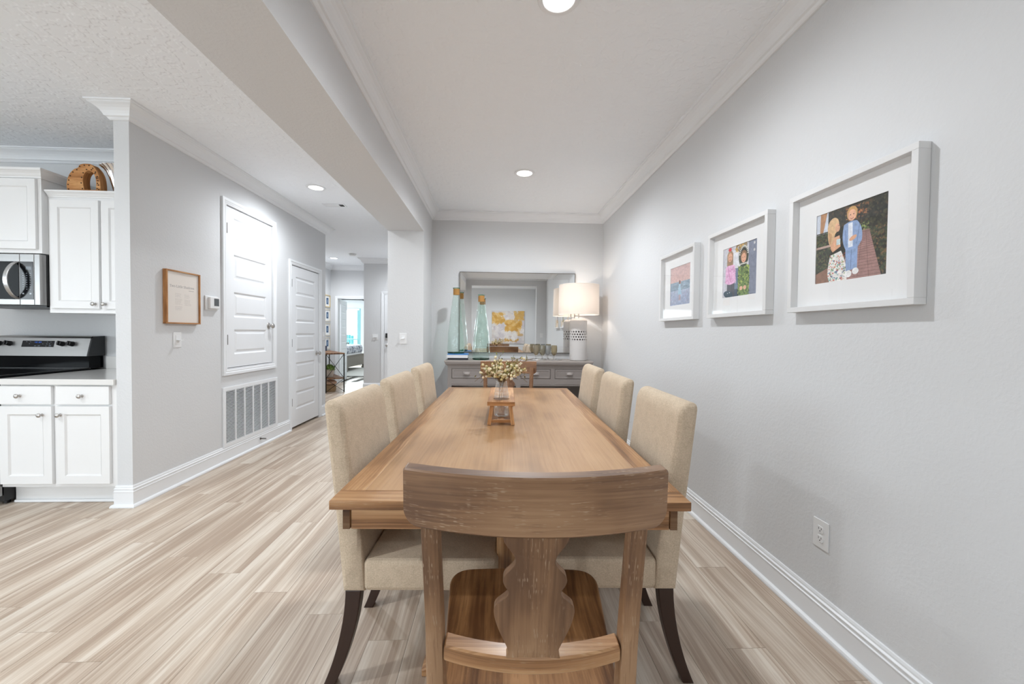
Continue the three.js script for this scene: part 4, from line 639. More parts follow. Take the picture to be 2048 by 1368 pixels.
// ---------------------------------------------------------------- outlets and switches
function plate(name, label, p, turn, kind) {
  const t = thing(name, label, kind === 'outlet' ? 'outlet' : 'light switch', p, turn);
  part(t, 'cover_plate', box(kind === 'double' ? 0.118 : 0.078, 0.118, 0.005, 0, 0, 0.0027, 0.002), M.plastic);
  if (kind === 'outlet') for (const s of [-1, 1]) {
    const r = part(t, 'receptacle', uvm(extrude(shapeOf([[-0.012, -0.014], [0.012, -0.014], [0.017, -0.006], [0.017, 0.006], [0.012, 0.014], [-0.012, 0.014], [-0.017, 0.006], [-0.017, -0.006]]), 0.0022, 0.0005, 1)), M.plastic, [0, s * 0.0195, 0.0054]);
    for (const x of [-0.0065, 0.0065]) part(r, 'slot', bb(x - 0.0011, x + 0.0011, 0, 0.008, 0.0021, 0.0025), M.darkGap); part(r, 'ground_hole', strip(cyl(0.0024, 0.0024, 0.0006, 12).rotateX(Math.PI / 2)), M.darkGap, [0, -0.006, 0.0023]);
  } else for (const x of kind === 'double' ? [-0.023, 0.023] : [0]) { part(t, 'bezel', box(0.036, 0.070, 0.003, x, 0, 0.0062, 0.001), M.plastic); part(t, 'rocker', uvm(extrude(shapeOf([[-0.0325, 0.0], [0.0325, 0], [0.0325, 0.0015], [0, 0.003], [-0.0325, 0.0055]]), 0.031).translate(0, 0, -0.0155).rotateY(Math.PI / 2).rotateX(-Math.PI / 2).rotateY(Math.PI)), M.plastic, [x, 0, 0.0077], [Math.PI / 2, 0, 0]); }
  return t;
}
plate('wall_outlet', 'white double wall outlet low on the picture wall in front of the table', [XR, 0.395, -1.580], -Math.PI / 2, 'outlet');
plate('wall_outlet', 'white wall outlet low on the picture wall seen between the chairs', [XR, 0.395, -3.94], -Math.PI / 2, 'outlet');
plate('light_switch', 'white rocker light switch below the framed poem', [XL, 1.132, -3.204], Math.PI / 2, 'switch');
plate('light_switch', 'white rocker light switch on the column end beside the dining nook', [-1.010, 1.138, -4.46], 0, 'switch');
plate('light_switch', 'white light switch beyond the floor length hall door', [XL, 1.135, -5.845], Math.PI / 2, 'switch');
plate('light_switch', 'white double light switch beside the front door', [-2.46, 1.095, ZD], 0, 'double');
// framed poem
{
  const z0 = -3.415, z1 = -3.075, y0 = 1.256, y1 = 1.662, t = thing('poem_frame', 'thin oak frame with a cream printed poem on the hall wall', 'picture frame', [XL + 0.0008, y0, (z0 + z1) / 2], Math.PI / 2), hw = (z1 - z0) / 2, h = y1 - y0, e = 0.010, D = 0.030;
  for (const [a, b, c, d] of [[-hw, hw, h - e, h], [-hw, hw, 0, e], [-hw, -hw + e, e, h - e], [hw - e, hw, e, h - e]]) part(t, 'frame_rail', bb(a, b, c, d, 0, D, 0.001, a === -hw && b === hw ? 'x' : 'y'), M.oak);
  const tex = canvasTex(512, 620, (x, w, h) => {
    x.fillStyle = '#ece4dc'; x.fillRect(0, 0, w, h); x.fillStyle = '#8d8583'; x.font = '42px serif'; x.textAlign = 'right'; x.fillText('Two Little Shadows', 440, 190); x.font = '19px serif'; x.fillStyle = '#a39a97'; for (let k = 0; k < 8; k++) x.fillRect(348 + k * 11, 211 + (k % 3), 8, 7);
    x.strokeStyle = '#b9b0ab'; x.lineWidth = 3; const rows = (x0, y0, n, w0) => { for (let k = 0; k < n; k++) { x.beginPath(); for (let a = x0; a < x0 + w0 * (0.75 + 0.25 * hash(k, x0, 5)); a += 14) { x.moveTo(a, y0 + k * 13); x.lineTo(a + 6 + 5 * hash(a | 0, k, 6), y0 + k * 13); } x.stroke(); } };
    rows(130, 265, 4, 100); rows(130, 330, 6, 110); rows(130, 424, 4, 115); rows(275, 270, 4, 90); rows(275, 334, 6, 100);
  });
  part(t, 'poem_print', bb(-hw + e, hw - e, e, h - e, 0.004, 0.018), M.mat); part(t, 'print', new THREE.PlaneGeometry(2 * hw - 2 * e, h - 2 * e), std({ map: tex, roughness: 0.8 }), [0, h / 2, 0.0184]); part(t, 'glazing', new THREE.PlaneGeometry(2 * hw - 2 * e, h - 2 * e), M.pane, [0, h / 2, 0.0235]);
}
// thermostat
{
  const t = thing('thermostat', 'white wall thermostat with a grey screen beside the closet door', 'thermostat', [XL + 0.0005, 1.442, -3.575], Math.PI / 2);
  part(t, 'wall_plate', box(0.155, 0.122, 0.010, 0, 0, 0.0055, 0.004), M.plastic); part(t, 'body', box(0.118, 0.098, 0.022, 0.010, 0.002, 0.0216, 0.004), M.plastic); part(t, 'screen', bb(-0.004, 0.056, -0.024, 0.040, 0.0326, 0.0334), std({ color: 0x5a5d5f, roughness: 0.25 }));
}
// return air grille with its fins
{
  const z0 = -4.612, z1 = -3.712, y0 = 0.136, y1 = 0.686, t = thing('return_grille', 'large white slotted return air grille below the closet door', 'air grille', [XL + 0.0005, y0, (z0 + z1) / 2], Math.PI / 2), hw = (z1 - z0) / 2, h = y1 - y0, e = 0.036;
  part(t, 'duct', bb(-hw + 0.03, hw - 0.03, 0.03, h - 0.03, 0, 0.002), std({ color: 0x2c2c2c, roughness: 0.9 }));
  for (const [a, b, c, d] of [[-hw, hw, h - e, h], [-hw, hw, 0, e], [-hw, -hw + e, e, h - e], [hw - e, hw, e, h - e]]) part(t, 'frame_rail', bb(a, b, c, d, 0, 0.014, 0.002), M.trim);
  const cols = 6, cw = (2 * hw - 2 * e) / cols; for (let k = 1; k < cols; k++) part(t, 'upright', bb(-hw + e + k * cw - 0.008, -hw + e + k * cw + 0.008, e, h - e, 0.003, 0.0125), M.trim);
  const n = 36, g = box(cw - 0.017, 0.0016, 0.011).rotateX(0.36); for (let k = 0; k < cols; k++) for (let j = 0; j < n; j++) part(t, 'fin', g, M.trim, [-hw + e + (k + 0.5) * cw, e + (j + 0.5) * (h - 2 * e) / n, 0.0072]);
}
// door stop
{
  const t = thing('door_stop', 'small bronze spring door stop on the baseboard under the grille', 'door stop', [XL + 0.0145, 0.078, -4.275], 0), c = []; for (let k = 0; k <= 90; k++) c.push([0.006 + 0.058 * k / 90, 0.006 * Math.cos(k * 0.9), 0.006 * Math.sin(k * 0.9)]);
  part(t, 'base', strip(cyl(0.011, 0.011, 0.006, 16).rotateZ(Math.PI / 2).translate(0.003, 0, 0)), M.hinge); part(t, 'spring', tube(c, 0.0014, 180, 5), M.hinge); part(t, 'tip', strip(cyl(0.008, 0.008, 0.012, 14).rotateZ(Math.PI / 2).translate(0.07, 0, 0)), M.plastic);
}
// abstract painting on the wall behind the camera, seen in the mirror
{
  const tex = canvasTex(512, 512, (x, w, h) => { x.fillStyle = '#d9d4d0'; x.fillRect(0, 0, w, h); blobs(x, 260, 0, 0, w, h, 46, ['#e6e2de', '#c9c2c4', '#d8cfc8', '#bfb6bc']); blobs(x, 110, 60, 160, 240, 220, 44, ['#d0a04e', '#c28f3c', '#dcb268', '#e2c08a']); blobs(x, 60, 330, 40, 170, 160, 34, ['#d0a04e', '#c99a48', '#e0bc7c']); blobs(x, 40, 10, 10, 140, 130, 34, ['#d6ac60', '#cda25a']); blobs(x, 34, 90, 440, 290, 34, 22, ['#c28f3c', '#d0a04e']); blobs(x, 90, 120, 330, 260, 110, 34, ['#ece8e4', '#dcd6d6', '#e4ded8']); blobs(x, 50, 330, 220, 120, 200, 34, ['#e2dcda', '#cbc4c8']); });
  const t = thing('painting', 'square abstract gold and white painting seen in the mirror', 'painting', [0.45, 1.40, 3.548], Math.PI);
  part(t, 'canvas', bb(-0.55, 0.55, -0.55, 0.55, 0.0, 0.035), M.mat); part(t, 'painted_face', new THREE.PlaneGeometry(1.1, 1.1), std({ map: tex, roughness: 0.7 }), [0, 0, 0.0355]);
  plate('light_switch', 'white light switch on the opening wall, seen in the mirror', [1.24, 1.15, 0.6], Math.PI, 'switch');
}
// ---------------------------------------------------------------- kitchen
function knobGeo() { return lathe([[0, 0.030], [0.008, 0.0295], [0.0135, 0.026], [0.0145, 0.021], [0.012, 0.016], [0.006, 0.012], [0.005, 0.005], [0.009, 0.002], [0.010, 0]], 20).rotateX(Math.PI / 2); }
const KNOB = knobGeo();
function shaker(root, name, x0, x1, y0, y1, z, knob, flat) {
  const t = 0.019, e = 0.056, w = x1 - x0, h = y1 - y0;
  let g;
  if (flat) g = bb(x0, x1, y0, y1, z, z + t, 0.003);
  else g = merge([strip(uvm(extrude(shapeOf(rect(x0, x1, y0, y1), [rect(x0 + e, x1 - e, y0 + e, y1 - e)]), t, 0.0015, 1).translate(0, 0, z), 'y')), strip(raised(w - 2 * e, h - 2 * e, [[0, 0.0185], [0.006, 0.010], [0.008, 0.009]]).translate((x0 + x1) / 2, (y0 + y1) / 2, z))]);
  const d = part(root, name, g, M.cab); if (knob) part(d, 'knob', KNOB, M.nickel, [knob[0], knob[1], z + t]); return d;
}
{ // base cabinet and worktop
  const x0 = -3.318, x1 = -2.560, f = -2.83, t = thing('base_cabinet', 'white kitchen base cabinet with two drawers and two doors', 'cabinet');
  part(t, 'carcass', merge([strip(bb(x0, x1, 0.134, 0.832, ZK + 0.002, f - 0.02)), strip(bb(x0, x1, 0.0005, 0.1338, ZK + 0.002, -2.905))]), M.cab);
  part(t, 'face_frame', uvm(extrude(shapeOf(rect(x0, x1, 0.134, 0.832), [rect(x0 + 0.03, -2.985, 0.19, 0.66), rect(-2.94, x1 - 0.06, 0.19, 0.66), rect(x0 + 0.03, -2.985, 0.715, 0.80), rect(-2.94, x1 - 0.06, 0.715, 0.80)]), 0.0195).translate(0, 0, f - 0.0195)), M.cab);
  shaker(t, 'drawer', -3.312, -2.976, 0.698, 0.823, f + 0.0005, [-3.175, 0.757], true); shaker(t, 'drawer', -2.948, -2.603, 0.698, 0.823, f + 0.0005, [-2.777, 0.757], true);
  shaker(t, 'door', -3.312, -2.976, 0.158, 0.686, f + 0.0005, [-3.035, 0.628]); shaker(t, 'door', -2.948, -2.603, 0.158, 0.686, f + 0.0005, [-2.918, 0.628]);
  part(t, 'kick_trim', bb(x0 + 0.002, x1, 0.0006, 0.02, -2.9048, -2.888, 0.006), M.trim);
  const c = thing('worktop', 'white kitchen worktop with a low upstand beside the stove', 'countertop');
  part(c, 'slab', bb(x0, x1, 0.8325, 0.871, ZK + 0.002, -2.797, 0.003), M.counter); part(c, 'upstand', bb(x0, x1, 0.8712, 0.975, ZK + 0.001, ZK + 0.02, 0.002), M.counter);
}
{ // stove
  const x0 = -4.085, x1 = -3.322, t = thing('stove', 'stainless steel electric stove with a black glass top and rear knobs', 'stove');
  part(t, 'body', bb(x0, x1, 0.03, 0.872, ZK + 0.01, -2.84), M.black); part(t, 'cooktop', bb(x0 + 0.002, x1 - 0.002, 0.8722, 0.884, -3.44, -2.80, 0.003), M.blackGlass);
  part(t, 'cooktop_edge', merge([strip(bb(x0 + 0.002, x1 - 0.002, 0.8842, 0.890, -3.44, -3.425)), strip(bb(x1 - 0.014, x1 - 0.002, 0.8842, 0.890, -3.424, -2.81))]), M.black);
  const dr = part(t, 'oven_door', bb(x0 + 0.005, x1 - 0.005, 0.25, 0.80, -2.838, -2.80, 0.004), M.steel); part(dr, 'window', bb(x0 + 0.12, x1 - 0.12, 0.36, 0.66, -2.7998, -2.798), M.blackGlass); part(dr, 'handle', tube([[x0 + 0.06, 0.74, -2.80], [x0 + 0.06, 0.74, -2.755], [x1 - 0.06, 0.74, -2.755], [x1 - 0.06, 0.74, -2.80]], 0.011, 40, 10), M.steel);
  part(t, 'drawer', bb(x0 + 0.005, x1 - 0.005, 0.07, 0.24, -2.838, -2.80, 0.004), M.steel); for (const x of [x0 + 0.05, x1 - 0.05]) for (const z of [-3.5, -2.9]) part(t, 'foot', strip(cyl(0.015, 0.018, 0.03, 12).translate(x, 0.0155, z)), M.black);
  // rear control panel: sloped steel face with black flanks
  const P = [[-3.56, 0.985], [-3.415, 0.985], [-3.452, 1.130], [-3.462, 1.145], [-3.56, 1.150]];
  const prof = (x, w) => uvm(extrude(shapeOf(P.map(([z, y]) => [-z, y]).reverse()), w).rotateY(Math.PI / 2).translate(x, 0, 0), 'x');
  part(t, 'riser', bb(x0 + 0.006, x1 - 0.018, 0.8842, 0.9848, -3.56, -3.440), M.blackGlass);
  part(t, 'control_panel', prof(x0 + 0.012, x1 - x0 - 0.024), M.steel); for (const x of [x0, x1 - 0.0118]) part(t, 'end_cap', prof(x, 0.0116), M.black);
  const slope = Math.atan2(0.037, 0.145), q = (y) => -3.415 - (y - 0.985) * 0.037 / 0.145;
  const dt = canvasTex(512, 128, (x, w, h) => { x.fillStyle = '#0a0c10'; x.fillRect(0, 0, w, h); x.fillStyle = '#2f7cff'; x.font = 'bold 40px monospace'; x.textAlign = 'center'; x.fillText('10:01', 256, 46); x.fillStyle = '#9aa4ae'; for (const [a, b] of [[60, 20], [120, 20], [112, 60], [330, 62], [395, 62], [440, 62], [395, 20], [455, 22], [390, 105]]) x.fillRect(a, b, 18, 6); x.fillStyle = '#59636d'; for (const a of [205, 265, 445]) x.fillRect(a, 94, 34, 20); });
  part(t, 'display', box(0.245, 0.052, 0.004), std({ map: dt, roughness: 0.15 }), [-3.735, 1.082, q(1.082) + 0.002], [-slope, 0, 0]).geometry = (() => { const g = new THREE.BoxGeometry(0.245, 0.052, 0.004); return g; })();
  for (const x of [-4.035, -3.955, -3.545, -3.468]) { const k = part(t, 'knob', lathe([[0, 0.034], [0.016, 0.034], [0.018, 0.030], [0.0195, 0.004], [0.021, 0], [0, 0]], 24).rotateX(Math.PI / 2), M.black, [x, 1.083, q(1.083) + 0.0005], [-slope, 0, 0]); part(k, 'grip', bb(-0.005, 0.005, -0.018, 0.018, 0.034, 0.042, 0.002), M.black); }
}
{ // microwave over the stove
  const x0 = -4.085, x1 = -3.330, y0 = 1.368, y1 = 1.756, f = -3.085, t = thing('microwave', 'stainless steel microwave with a bowed handle under the wall cabinet', 'microwave');
  part(t, 'body', bb(x0, x1, y0 + 0.012, y1, ZK + 0.002, f - 0.045), M.black); part(t, 'underside', bb(x0 + 0.01, x1 - 0.01, y0, y0 + 0.0118, ZK + 0.01, f - 0.05), M.black);
  const d = part(t, 'door', bb(x0 + 0.002, -3.4725, y0 + 0.012, y1 - 0.004, f - 0.0448, f, 0.004), M.steel), win = part(d, 'window', bb(x0 + 0.06, -3.476, y0 + 0.052, y1 - 0.060, f + 0.0002, f + 0.0022, 0.001), M.blackGlass);
  const pn = part(t, 'control_side', merge([strip(bb(-3.4705, -3.372, y0 + 0.012, y1 - 0.004, f - 0.0448, f, 0.003)), strip(bb(-3.370, x1 - 0.001, y0 + 0.012, y1 - 0.004, f - 0.0448, f, 0.003))]), M.steel);
  const kt = canvasTex(128, 400, (x, w, h) => { x.fillStyle = '#0c0e12'; x.fillRect(0, 0, w, h); x.fillStyle = '#59626a'; x.fillRect(58, 52, 52, 34); x.fillStyle = '#8d969e'; for (let r = 0; r < 8; r++) for (let c = 0; c < 3; c++) x.fillRect(26 + c * 34, 120 + r * 24, 12, 7); x.fillStyle = '#aab2b8'; for (const a of [22, 92]) x.fillRect(a, 330, 18, 16); });
  const kg = new THREE.BoxGeometry(0.093, y1 - 0.060 - y0 - 0.052, 0.002); part(pn, 'keypad', kg, std({ map: kt, roughness: 0.12 }), [-3.4225, (y0 + y1 - 0.008) / 2, f + 0.0012]);
  const arc = []; for (let k = 0; k <= 20; k++) { const s = k / 20; arc.push([-3.478, y0 + 0.055 + s * 0.272, f + 0.004 + 0.075 * (0.5 * (1 - (2 * s - 1) ** 2) + 0.5 * Math.sqrt(Math.max(0, 1 - (2 * s - 1) ** 2)))]); }
  const hp = []; const hs = new THREE.Shape(); for (const p of arc) hp.push([p[1], p[2]]); hp.forEach(([y, z], k) => k ? hs.lineTo(y, z) : hs.moveTo(y, z)); [...hp].reverse().forEach(([y, z], k) => hs.lineTo(y + (k - 10) * 0.0006, z - (k === 0 || k === 20 ? 0.003 : 0.011))); hs.closePath();
  const hg = extrude(hs, 0.030, 0.003, 2); const Q = hg.attributes.position; for (let i = 0; i < Q.count; i++) Q.setXYZ(i, Q.getZ(i) - 3.502, Q.getX(i), Q.getY(i)); const ix = hg.index; hg.scale(1, 1, 1); const flip = hg.toNonIndexed ? hg : hg; hg.computeVertexNormals(); part(d, 'handle', uvm(hg, 'y'), M.steel2 ??= std({ color: new THREE.Color().setRGB(0.74, 0.74, 0.74), roughness: 0.28, metalness: 1, side: THREE.DoubleSide }));
}
const cabCrown = (y, k = 1) => [[0, y], [0.010 * k, y], [0.012 * k, y + 0.010 * k], [0.018 * k, y + 0.016 * k], [0.026 * k, y + 0.030 * k], [0.040 * k, y + 0.044 * k], [0.046 * k, y + 0.046 * k], [0.048 * k, y + 0.062 * k], [0, y + 0.062 * k]];
{ // wall cabinets
  const a = thing('wall_cabinet', 'white kitchen wall cabinet above the microwave', 'cabinet'), f = -3.10, x1 = -3.328;
  part(a, 'carcass', bb(-4.085, x1, 1.760, 2.318, ZK + 0.002, f), M.cab); shaker(a, 'door', -4.07, -3.712, 1.788, 2.298, f + 0.0005); shaker(a, 'door', -3.704, -3.352, 1.788, 2.298, f + 0.0005);
  part(a, 'cornice', merge([sweep(cabCrown(2.305), [-4.085, f], [x1, f], [0, 1], 0, 1), sweep(cabCrown(2.305), [x1, ZK + 0.002], [x1, f], [1, 0], 0, 1)]), M.cab);
  const b = thing('wall_cabinet', 'taller white kitchen wall cabinet beside the wall end, decor on its top', 'cabinet'), g = -3.145;
  part(b, 'carcass', bb(-3.3265, -2.560, 1.327, 2.196, ZK + 0.002, g), M.cab); shaker(b, 'door', -3.300, -2.955, 1.360, 2.165, g + 0.0005, [-2.983, 1.395]); shaker(b, 'door', -2.937, -2.585, 1.360, 2.165, g + 0.0005, [-2.910, 1.395]);
  part(b, 'cornice', sweep(cabCrown(2.186, 0.72), [-3.322, g], [-2.560, g], [0, 1], 0, 0), M.cab); part(b, 'top_board', bb(-3.3265, -2.560, 2.1962, 2.230, ZK + 0.002, g - 0.0005), M.cab);
}
{ // marquee letter and silver vase on the cabinet top
  const z = -3.215, y = 2.2306, t = thing('marquee_letter', 'brown wooden marquee letter with bulb holes on top of the kitchen cabinet', 'ornament', [0, y, z]);
  const out = [[-3.205, 0], [-3.212, 0.05], [-3.206, 0.095], [-3.188, 0.14], [-3.158, 0.172], [-3.128, 0.186], [-3.118, 0.205], [-3.092, 0.214], [-3.064, 0.215], [-3.036, 0.212], [-3.018, 0.196], [-2.996, 0.168], [-2.978, 0.125], [-2.970, 0.07], [-2.968, 0]];
  const hole = [[-3.085, 0.022], [-3.092, 0.06], [-3.092, 0.11], [-3.078, 0.148], [-3.052, 0.164], [-3.024, 0.152], [-3.006, 0.118], [-3.000, 0.07], [-3.002, 0.022]];
  const sp = (p) => new THREE.CatmullRomCurve3(p.map(([x, q]) => new THREE.Vector3(x, q, 0)), false, 'centripetal').getPoints(60).map((p) => [p.x, p.y]);
  part(t, 'body', uvm(extrude(shapeOf(sp(out).reverse(), [sp(hole)]), 0.055, 0.0015, 1), 'x'), std({ map: oakTex, color: new THREE.Color(1.1, 1.05, 0.95), roughness: 0.7 }));
  const C1 = new THREE.CatmullRomCurve3(out.map(([x, q]) => new THREE.Vector3(x, q, 0))), C2 = new THREE.CatmullRomCurve3(hole.map(([x, q]) => new THREE.Vector3(x, q, 0))), cc = new THREE.Vector3(-3.06, 0.07, 0), hg = strip(cyl(0.0045, 0.0045, 0.002, 10).rotateX(Math.PI / 2)), hm = std({ color: 0x3a2413, roughness: 0.8 });
  for (let k = 0; k < 15; k++) { const p = C1.getPointAt((k + 0.5) / 15), q = cc.clone().sub(p).setLength(0.013); part(t, 'bulb_hole', hg, hm, [p.x + q.x, p.y + q.y, 0.0562]); }
  for (let k = 0; k < 10; k++) { const p = C2.getPointAt((k + 0.5) / 10), q = p.clone().sub(cc).setLength(0.012); part(t, 'bulb_hole', hg, hm, [p.x + q.x, Math.max(0.01, p.y + q.y), 0.0562]); }
  const v = thing('silver_vase', 'silver fluted vase beside the wooden letter, half hidden by the wall end', 'vase', [-2.905, y, -3.27]);
  const lg = new THREE.LatheGeometry([[0.001, 0.001], [0.05, 0.001], [0.055, 0.012], [0.05, 0.03], [0.060, 0.08], [0.075, 0.14], [0.088, 0.18], [0.105, 0.205], [0.122, 0.218], [0.118, 0.222], [0.098, 0.206], [0.07, 0.15], [0.05, 0.06], [0.001, 0.03]].map((p) => new THREE.Vector2(...p)), 96), P = lg.attributes.position;
  for (let i = 0; i < P.count; i++) { const x = P.getX(i), q = P.getZ(i), f = 1 + 0.045 * Math.cos(Math.atan2(q, x) * 20) * cl(P.getY(i) / 0.05); P.setX(i, x * f); P.setZ(i, q * f); } lg.computeVertexNormals(); part(v, 'body', strip(lg), M.chrome);
  const rim = []; for (let k = 0; k < 80; k++) { const a = k / 80 * 2 * Math.PI, r = 0.121 + 0.006 * Math.cos(a * 20); rim.push([r * Math.cos(a), 0.2205, r * Math.sin(a)]); } part(v, 'rim', tube(rim, 0.004, 160, 6, true), M.chrome);
}
// ---------------------------------------------------------------- entry
{
  const A = [-2.98, -8.1], d = [-0.573, -0.819], s = [-0.82, 0.573], L = 1.22, W = 0.36, at = (u, v) => [A[0] + d[0] * u + s[0] * v, A[1] + d[1] * u + s[1] * v];
  const c = at(L / 2, W / 2), turn = Math.atan2(0.819, -0.573), t = thing('console_table', 'console table with black metal cross frames and brown wooden shelves in the entry', 'console table', [c[0], 0, c[1]], turn), iron = std({ color: 0x25221f, roughness: 0.5, metalness: 0.6 }), brown = std({ map: borderTex, color: new THREE.Color(0.50, 0.44, 0.42), roughness: 0.6 });
  part(t, 'top', bb(-L / 2, L / 2, 0.750, 0.778, -W / 2, W / 2, 0.003), brown); part(t, 'shelf', bb(-L / 2 + 0.01, L / 2 - 0.01, 0.262, 0.286, -W / 2 + 0.01, W / 2 - 0.01, 0.003), brown);
  for (const x of [-1, 1]) {
    for (const z of [-1, 1]) part(t, 'leg', bb(x * (L / 2 - 0.012) - 0.009, x * (L / 2 - 0.012) + 0.009, 0.0005, 0.7498, z * (W / 2 - 0.012) - 0.009, z * (W / 2 - 0.012) + 0.009), iron);
    for (const [y0, y1] of [[0.02, 0.262], [0.288, 0.745]]) for (const z of [-1, 1]) part(t, 'cross_brace', bar([x * (L / 2 - 0.012), y0, -z * (W / 2 - 0.02)], [x * (L / 2 - 0.012), y1, z * (W / 2 - 0.02)], 0.008), iron);
  }
  const p = at(0.20, 0.235), pl = thing('potted_plant', 'green leafy plant in a pale pot on the console shelf', 'plant', [p[0], 0.2864, p[1]]);
  part(pl, 'pot', lathe([[0, 0.0005], [0.055, 0.0005], [0.062, 0.01], [0.078, 0.10], [0.084, 0.16], [0.078, 0.165], [0.07, 0.15], [0, 0.148]], 32), std({ color: 0xb9aca0, roughness: 0.85 }));
  const lf = []; const lm = (() => { const g = new THREE.SphereGeometry(0.013, 6, 4); g.scale(1, 0.35, 1.6); return g; })(); for (let k = 0; k < 260; k++) { const a = rnd() * 6.283, b = Math.acos(rr(-0.25, 1)), r = 0.095 * rr(0.6, 1); lf.push(lm.clone().rotateX(rnd() * 6).rotateY(rnd() * 6).translate(r * Math.sin(b) * Math.cos(a), 0.165 + r * Math.cos(b) * 0.95, r * Math.sin(b) * Math.sin(a))); } const fo = part(pl, 'foliage', merge(lf), std({ color: 0x6f8a3e, roughness: 0.8 })); fo.userData.kind = 'stuff';
  const q = at(0.20, 0.22), bk = thing('floor_basket', 'woven basket on the floor under the console shelf', 'basket', [q[0], 0.001, q[1]]), ring = []; for (let k = 0; k < 9; k++) ring.push(strip(new THREE.TorusGeometry(0.085 + 0.012 * Math.sin(k / 8 * 3.1), 0.009, 8, 32).rotateX(Math.PI / 2).translate(0, 0.009 + k * 0.0145, 0)));
  part(bk, 'weave', merge(ring), std({ color: 0xa68a68, roughness: 0.95 })); part(bk, 'bottom', strip(cyl(0.085, 0.085, 0.006, 24).translate(0, 0.004, 0)), std({ color: 0x8d7355, roughness: 0.95 }));
  const cu = thing('round_cushion', 'pink beige round cushion lying on the basket under the console', 'cushion', [q[0], 0.137, q[1]]); part(cu, 'cover', lathe([[0, 0], [0.06, 0.002], [0.105, 0.018], [0.118, 0.04], [0.108, 0.064], [0.07, 0.092], [0, 0.105]], 32), std({ color: 0xc7a58c, roughness: 0.95 }));
  const e = at(0.98, 0.17), bx = thing('small_box', 'small dark blue box on the console table top', 'box', [e[0], 0.7784, e[1]], 0.2); part(bx, 'body', box(0.10, 0.085, 0.10, 0, 0.0425, 0, 0.004), std({ color: 0x2b3350, roughness: 0.6 })); part(bx, 'lid', box(0.106, 0.022, 0.106, 0, 0.097, 0, 0.003), std({ color: 0x262d48, roughness: 0.6 }));
  const ys = [[1.742, 2.015], [1.425, 1.698], [1.106, 1.388], [0.800, 1.070]], nm = ['gold frame at the top of the column of small frames in the entry', 'small pale frame second from the top in the entry column', 'small pale frame third from the top in the entry column', 'small pale frame at the bottom of the entry column'];
  ys.forEach(([y0, y1], k) => {
    const f = thing('picture_frame', nm[k], 'picture frame', [XE + 0.0008, y0, -9.145], Math.PI / 2, 'small frames in the entry'), hw = 0.138, h = y1 - y0, ee = 0.018, fm = std({ color: k ? 0xd8cfc0 : 0xcdb583, roughness: 0.5 });
    for (const [a, b, cc, dd] of [[-hw, hw, h - ee, h], [-hw, hw, 0, ee], [-hw, -hw + ee, ee, h - ee], [hw - ee, hw, ee, h - ee]]) part(f, 'frame_rail', bb(a, b, cc, dd, 0, 0.02, 0.001), fm);
    part(f, 'mount', bb(-hw + ee, hw - ee, ee, h - ee, 0.002, 0.008), M.mat); part(f, 'print', bb(-0.055, 0.055, h * 0.24, h * 0.76, 0.0082, 0.0090), std({ color: 0x3d5a7e, roughness: 0.6 })); part(f, 'figure', bb(-0.014, 0.014, h * 0.36, h * 0.62, 0.0092, 0.0098), std({ color: 0x9fb4c8, roughness: 0.6 }));
  });
}
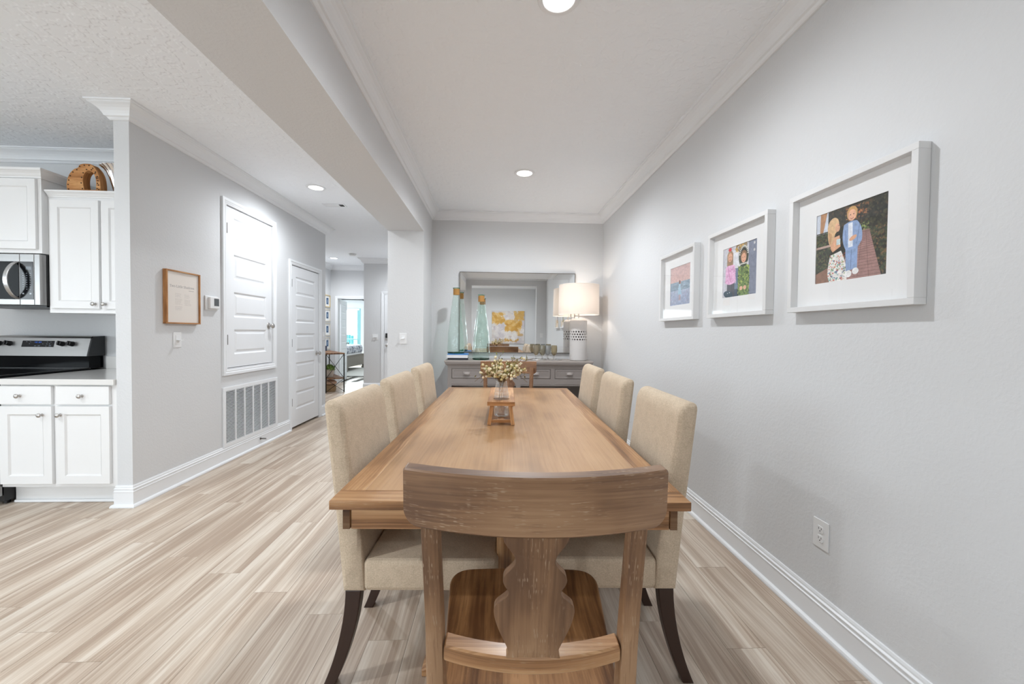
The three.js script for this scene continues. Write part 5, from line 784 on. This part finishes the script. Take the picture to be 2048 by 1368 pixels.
// ---------------------------------------------------------------- bedroom
{
  const bedTex = dataTex(256, 256, (u, v) => { const a = fbm(u, v, 14, 14, 2, 71), b = vnoise(u * 40, v * 8, 40, 8, 72); return mix([196, 198, 204], [108, 112, 124], sm(0.48, 0.6, a * 0.7 + b * 0.3)); }, true, [0.6, 0.6]);
  const t = thing('bed', 'bed with a grey wooden frame and patterned grey covers seen through the far doorway', 'bed', [-5.36, 0, -12.70], Math.PI / 2), gw = std({ color: 0x7d766e, roughness: 0.7 }), hw = 0.80, hl = 1.05;
  for (const s of [-1, 1]) part(t, 'side_rail', bb(s > 0 ? hw - 0.04 : -hw, s > 0 ? hw : -hw + 0.04, 0.13, 0.46, -hl + 0.07, hl - 0.07, 0.006), gw);
  part(t, 'footboard', merge([strip(bb(-hw + 0.07, hw - 0.07, 0.13, 0.45, hl - 0.06, hl - 0.02, 0.005)), strip(bb(-hw, hw, 0.4505, 0.48, hl - 0.07, hl - 0.005, 0.006))]), gw); part(t, 'headboard', bb(-hw, hw, 0.1, 1.1, -hl, -hl + 0.05, 0.01), gw);
  for (const x of [-1, 1]) for (const z of [-1, 1]) part(t, 'post', merge([strip(bb(x * (hw - 0.035) - 0.035, x * (hw - 0.035) + 0.035, 0.06, 0.45, z * (hl - 0.04) - 0.035, z * (hl - 0.04) + 0.035, 0.006)), strip(bb(x * (hw - 0.04) - 0.045, x * (hw - 0.04) + 0.045, 0.0125, 0.06, z * (hl - 0.05) - 0.045, z * (hl - 0.05) + 0.045, 0.008))]), gw);
  part(t, 'mattress', box(1.5, 0.24, 1.95, 0, 0.52, 0, 0.05), M.mat); part(t, 'cover', box(1.62, 0.28, 1.80, 0, 0.63, 0.10, 0.09, 'z'), std({ map: bedTex, roughness: 0.95 }));
  const r = thing('bedroom_rug', 'pale grey rug with a dark edge on the bedroom floor', 'rug', [-4.3, 0.0005, -12.2]); part(r, 'pile', box(2.6, 0.010, 2.74, 0, 0.005, 0, 0.003), std({ color: 0xb9b6b0, roughness: 1 })); part(r, 'edge_binding', bb(-1.3, 1.3, 0, 0.0108, 1.371, 1.40), std({ color: 0x3e3f42, roughness: 1 }));
  const c = thing('curtain_rod', 'dark curtain rod above the bedroom window', 'curtain rod', [-5.3, 2.32, -14.40]); part(c, 'rod', strip(cyl(0.016, 0.016, 1.9, 16).rotateZ(Math.PI / 2)), M.black); for (const s of [-1, 1]) { part(c, 'finial', strip(new THREE.SphereGeometry(0.032, 16, 12)), M.black, [s * 0.97, 0, 0]); part(c, 'bracket', bb(s * 0.62 - 0.01, s * 0.62 + 0.01, -0.02, 0.02, -0.099, -0.01), M.black); }
  const pc = thing('patio_chair', 'left of two teal garden chairs outside the bedroom window', 'garden chair', [-6.20, -0.0995, -17.2], 0, 'garden chairs outside'), tm = std({ color: 0x4fa0a8, roughness: 0.7 });
  for (let k = 0; k < 4; k++) part(pc, 'back_slat', bb(-0.24 + k * 0.122, -0.13 + k * 0.122, 0.40, 1.12 + 0.03 * (k === 1 || k === 2), -0.03, 0, 0.004), tm); part(pc, 'seat', bb(-0.26, 0.26, 0.37, 0.40, -0.5, 0.02, 0.004), tm); for (const x of [-1, 1]) for (const z of [-0.46, 0]) part(pc, 'leg', bb(x * 0.24 - 0.025, x * 0.24 + 0.025, 0, 0.37, z - 0.02, z + 0.02), tm);
  copyOf(pc, [-5.58, -0.0995, -17.2], 0, 'right of two teal garden chairs outside the bedroom window');
}
renderer.render(scene, camera);
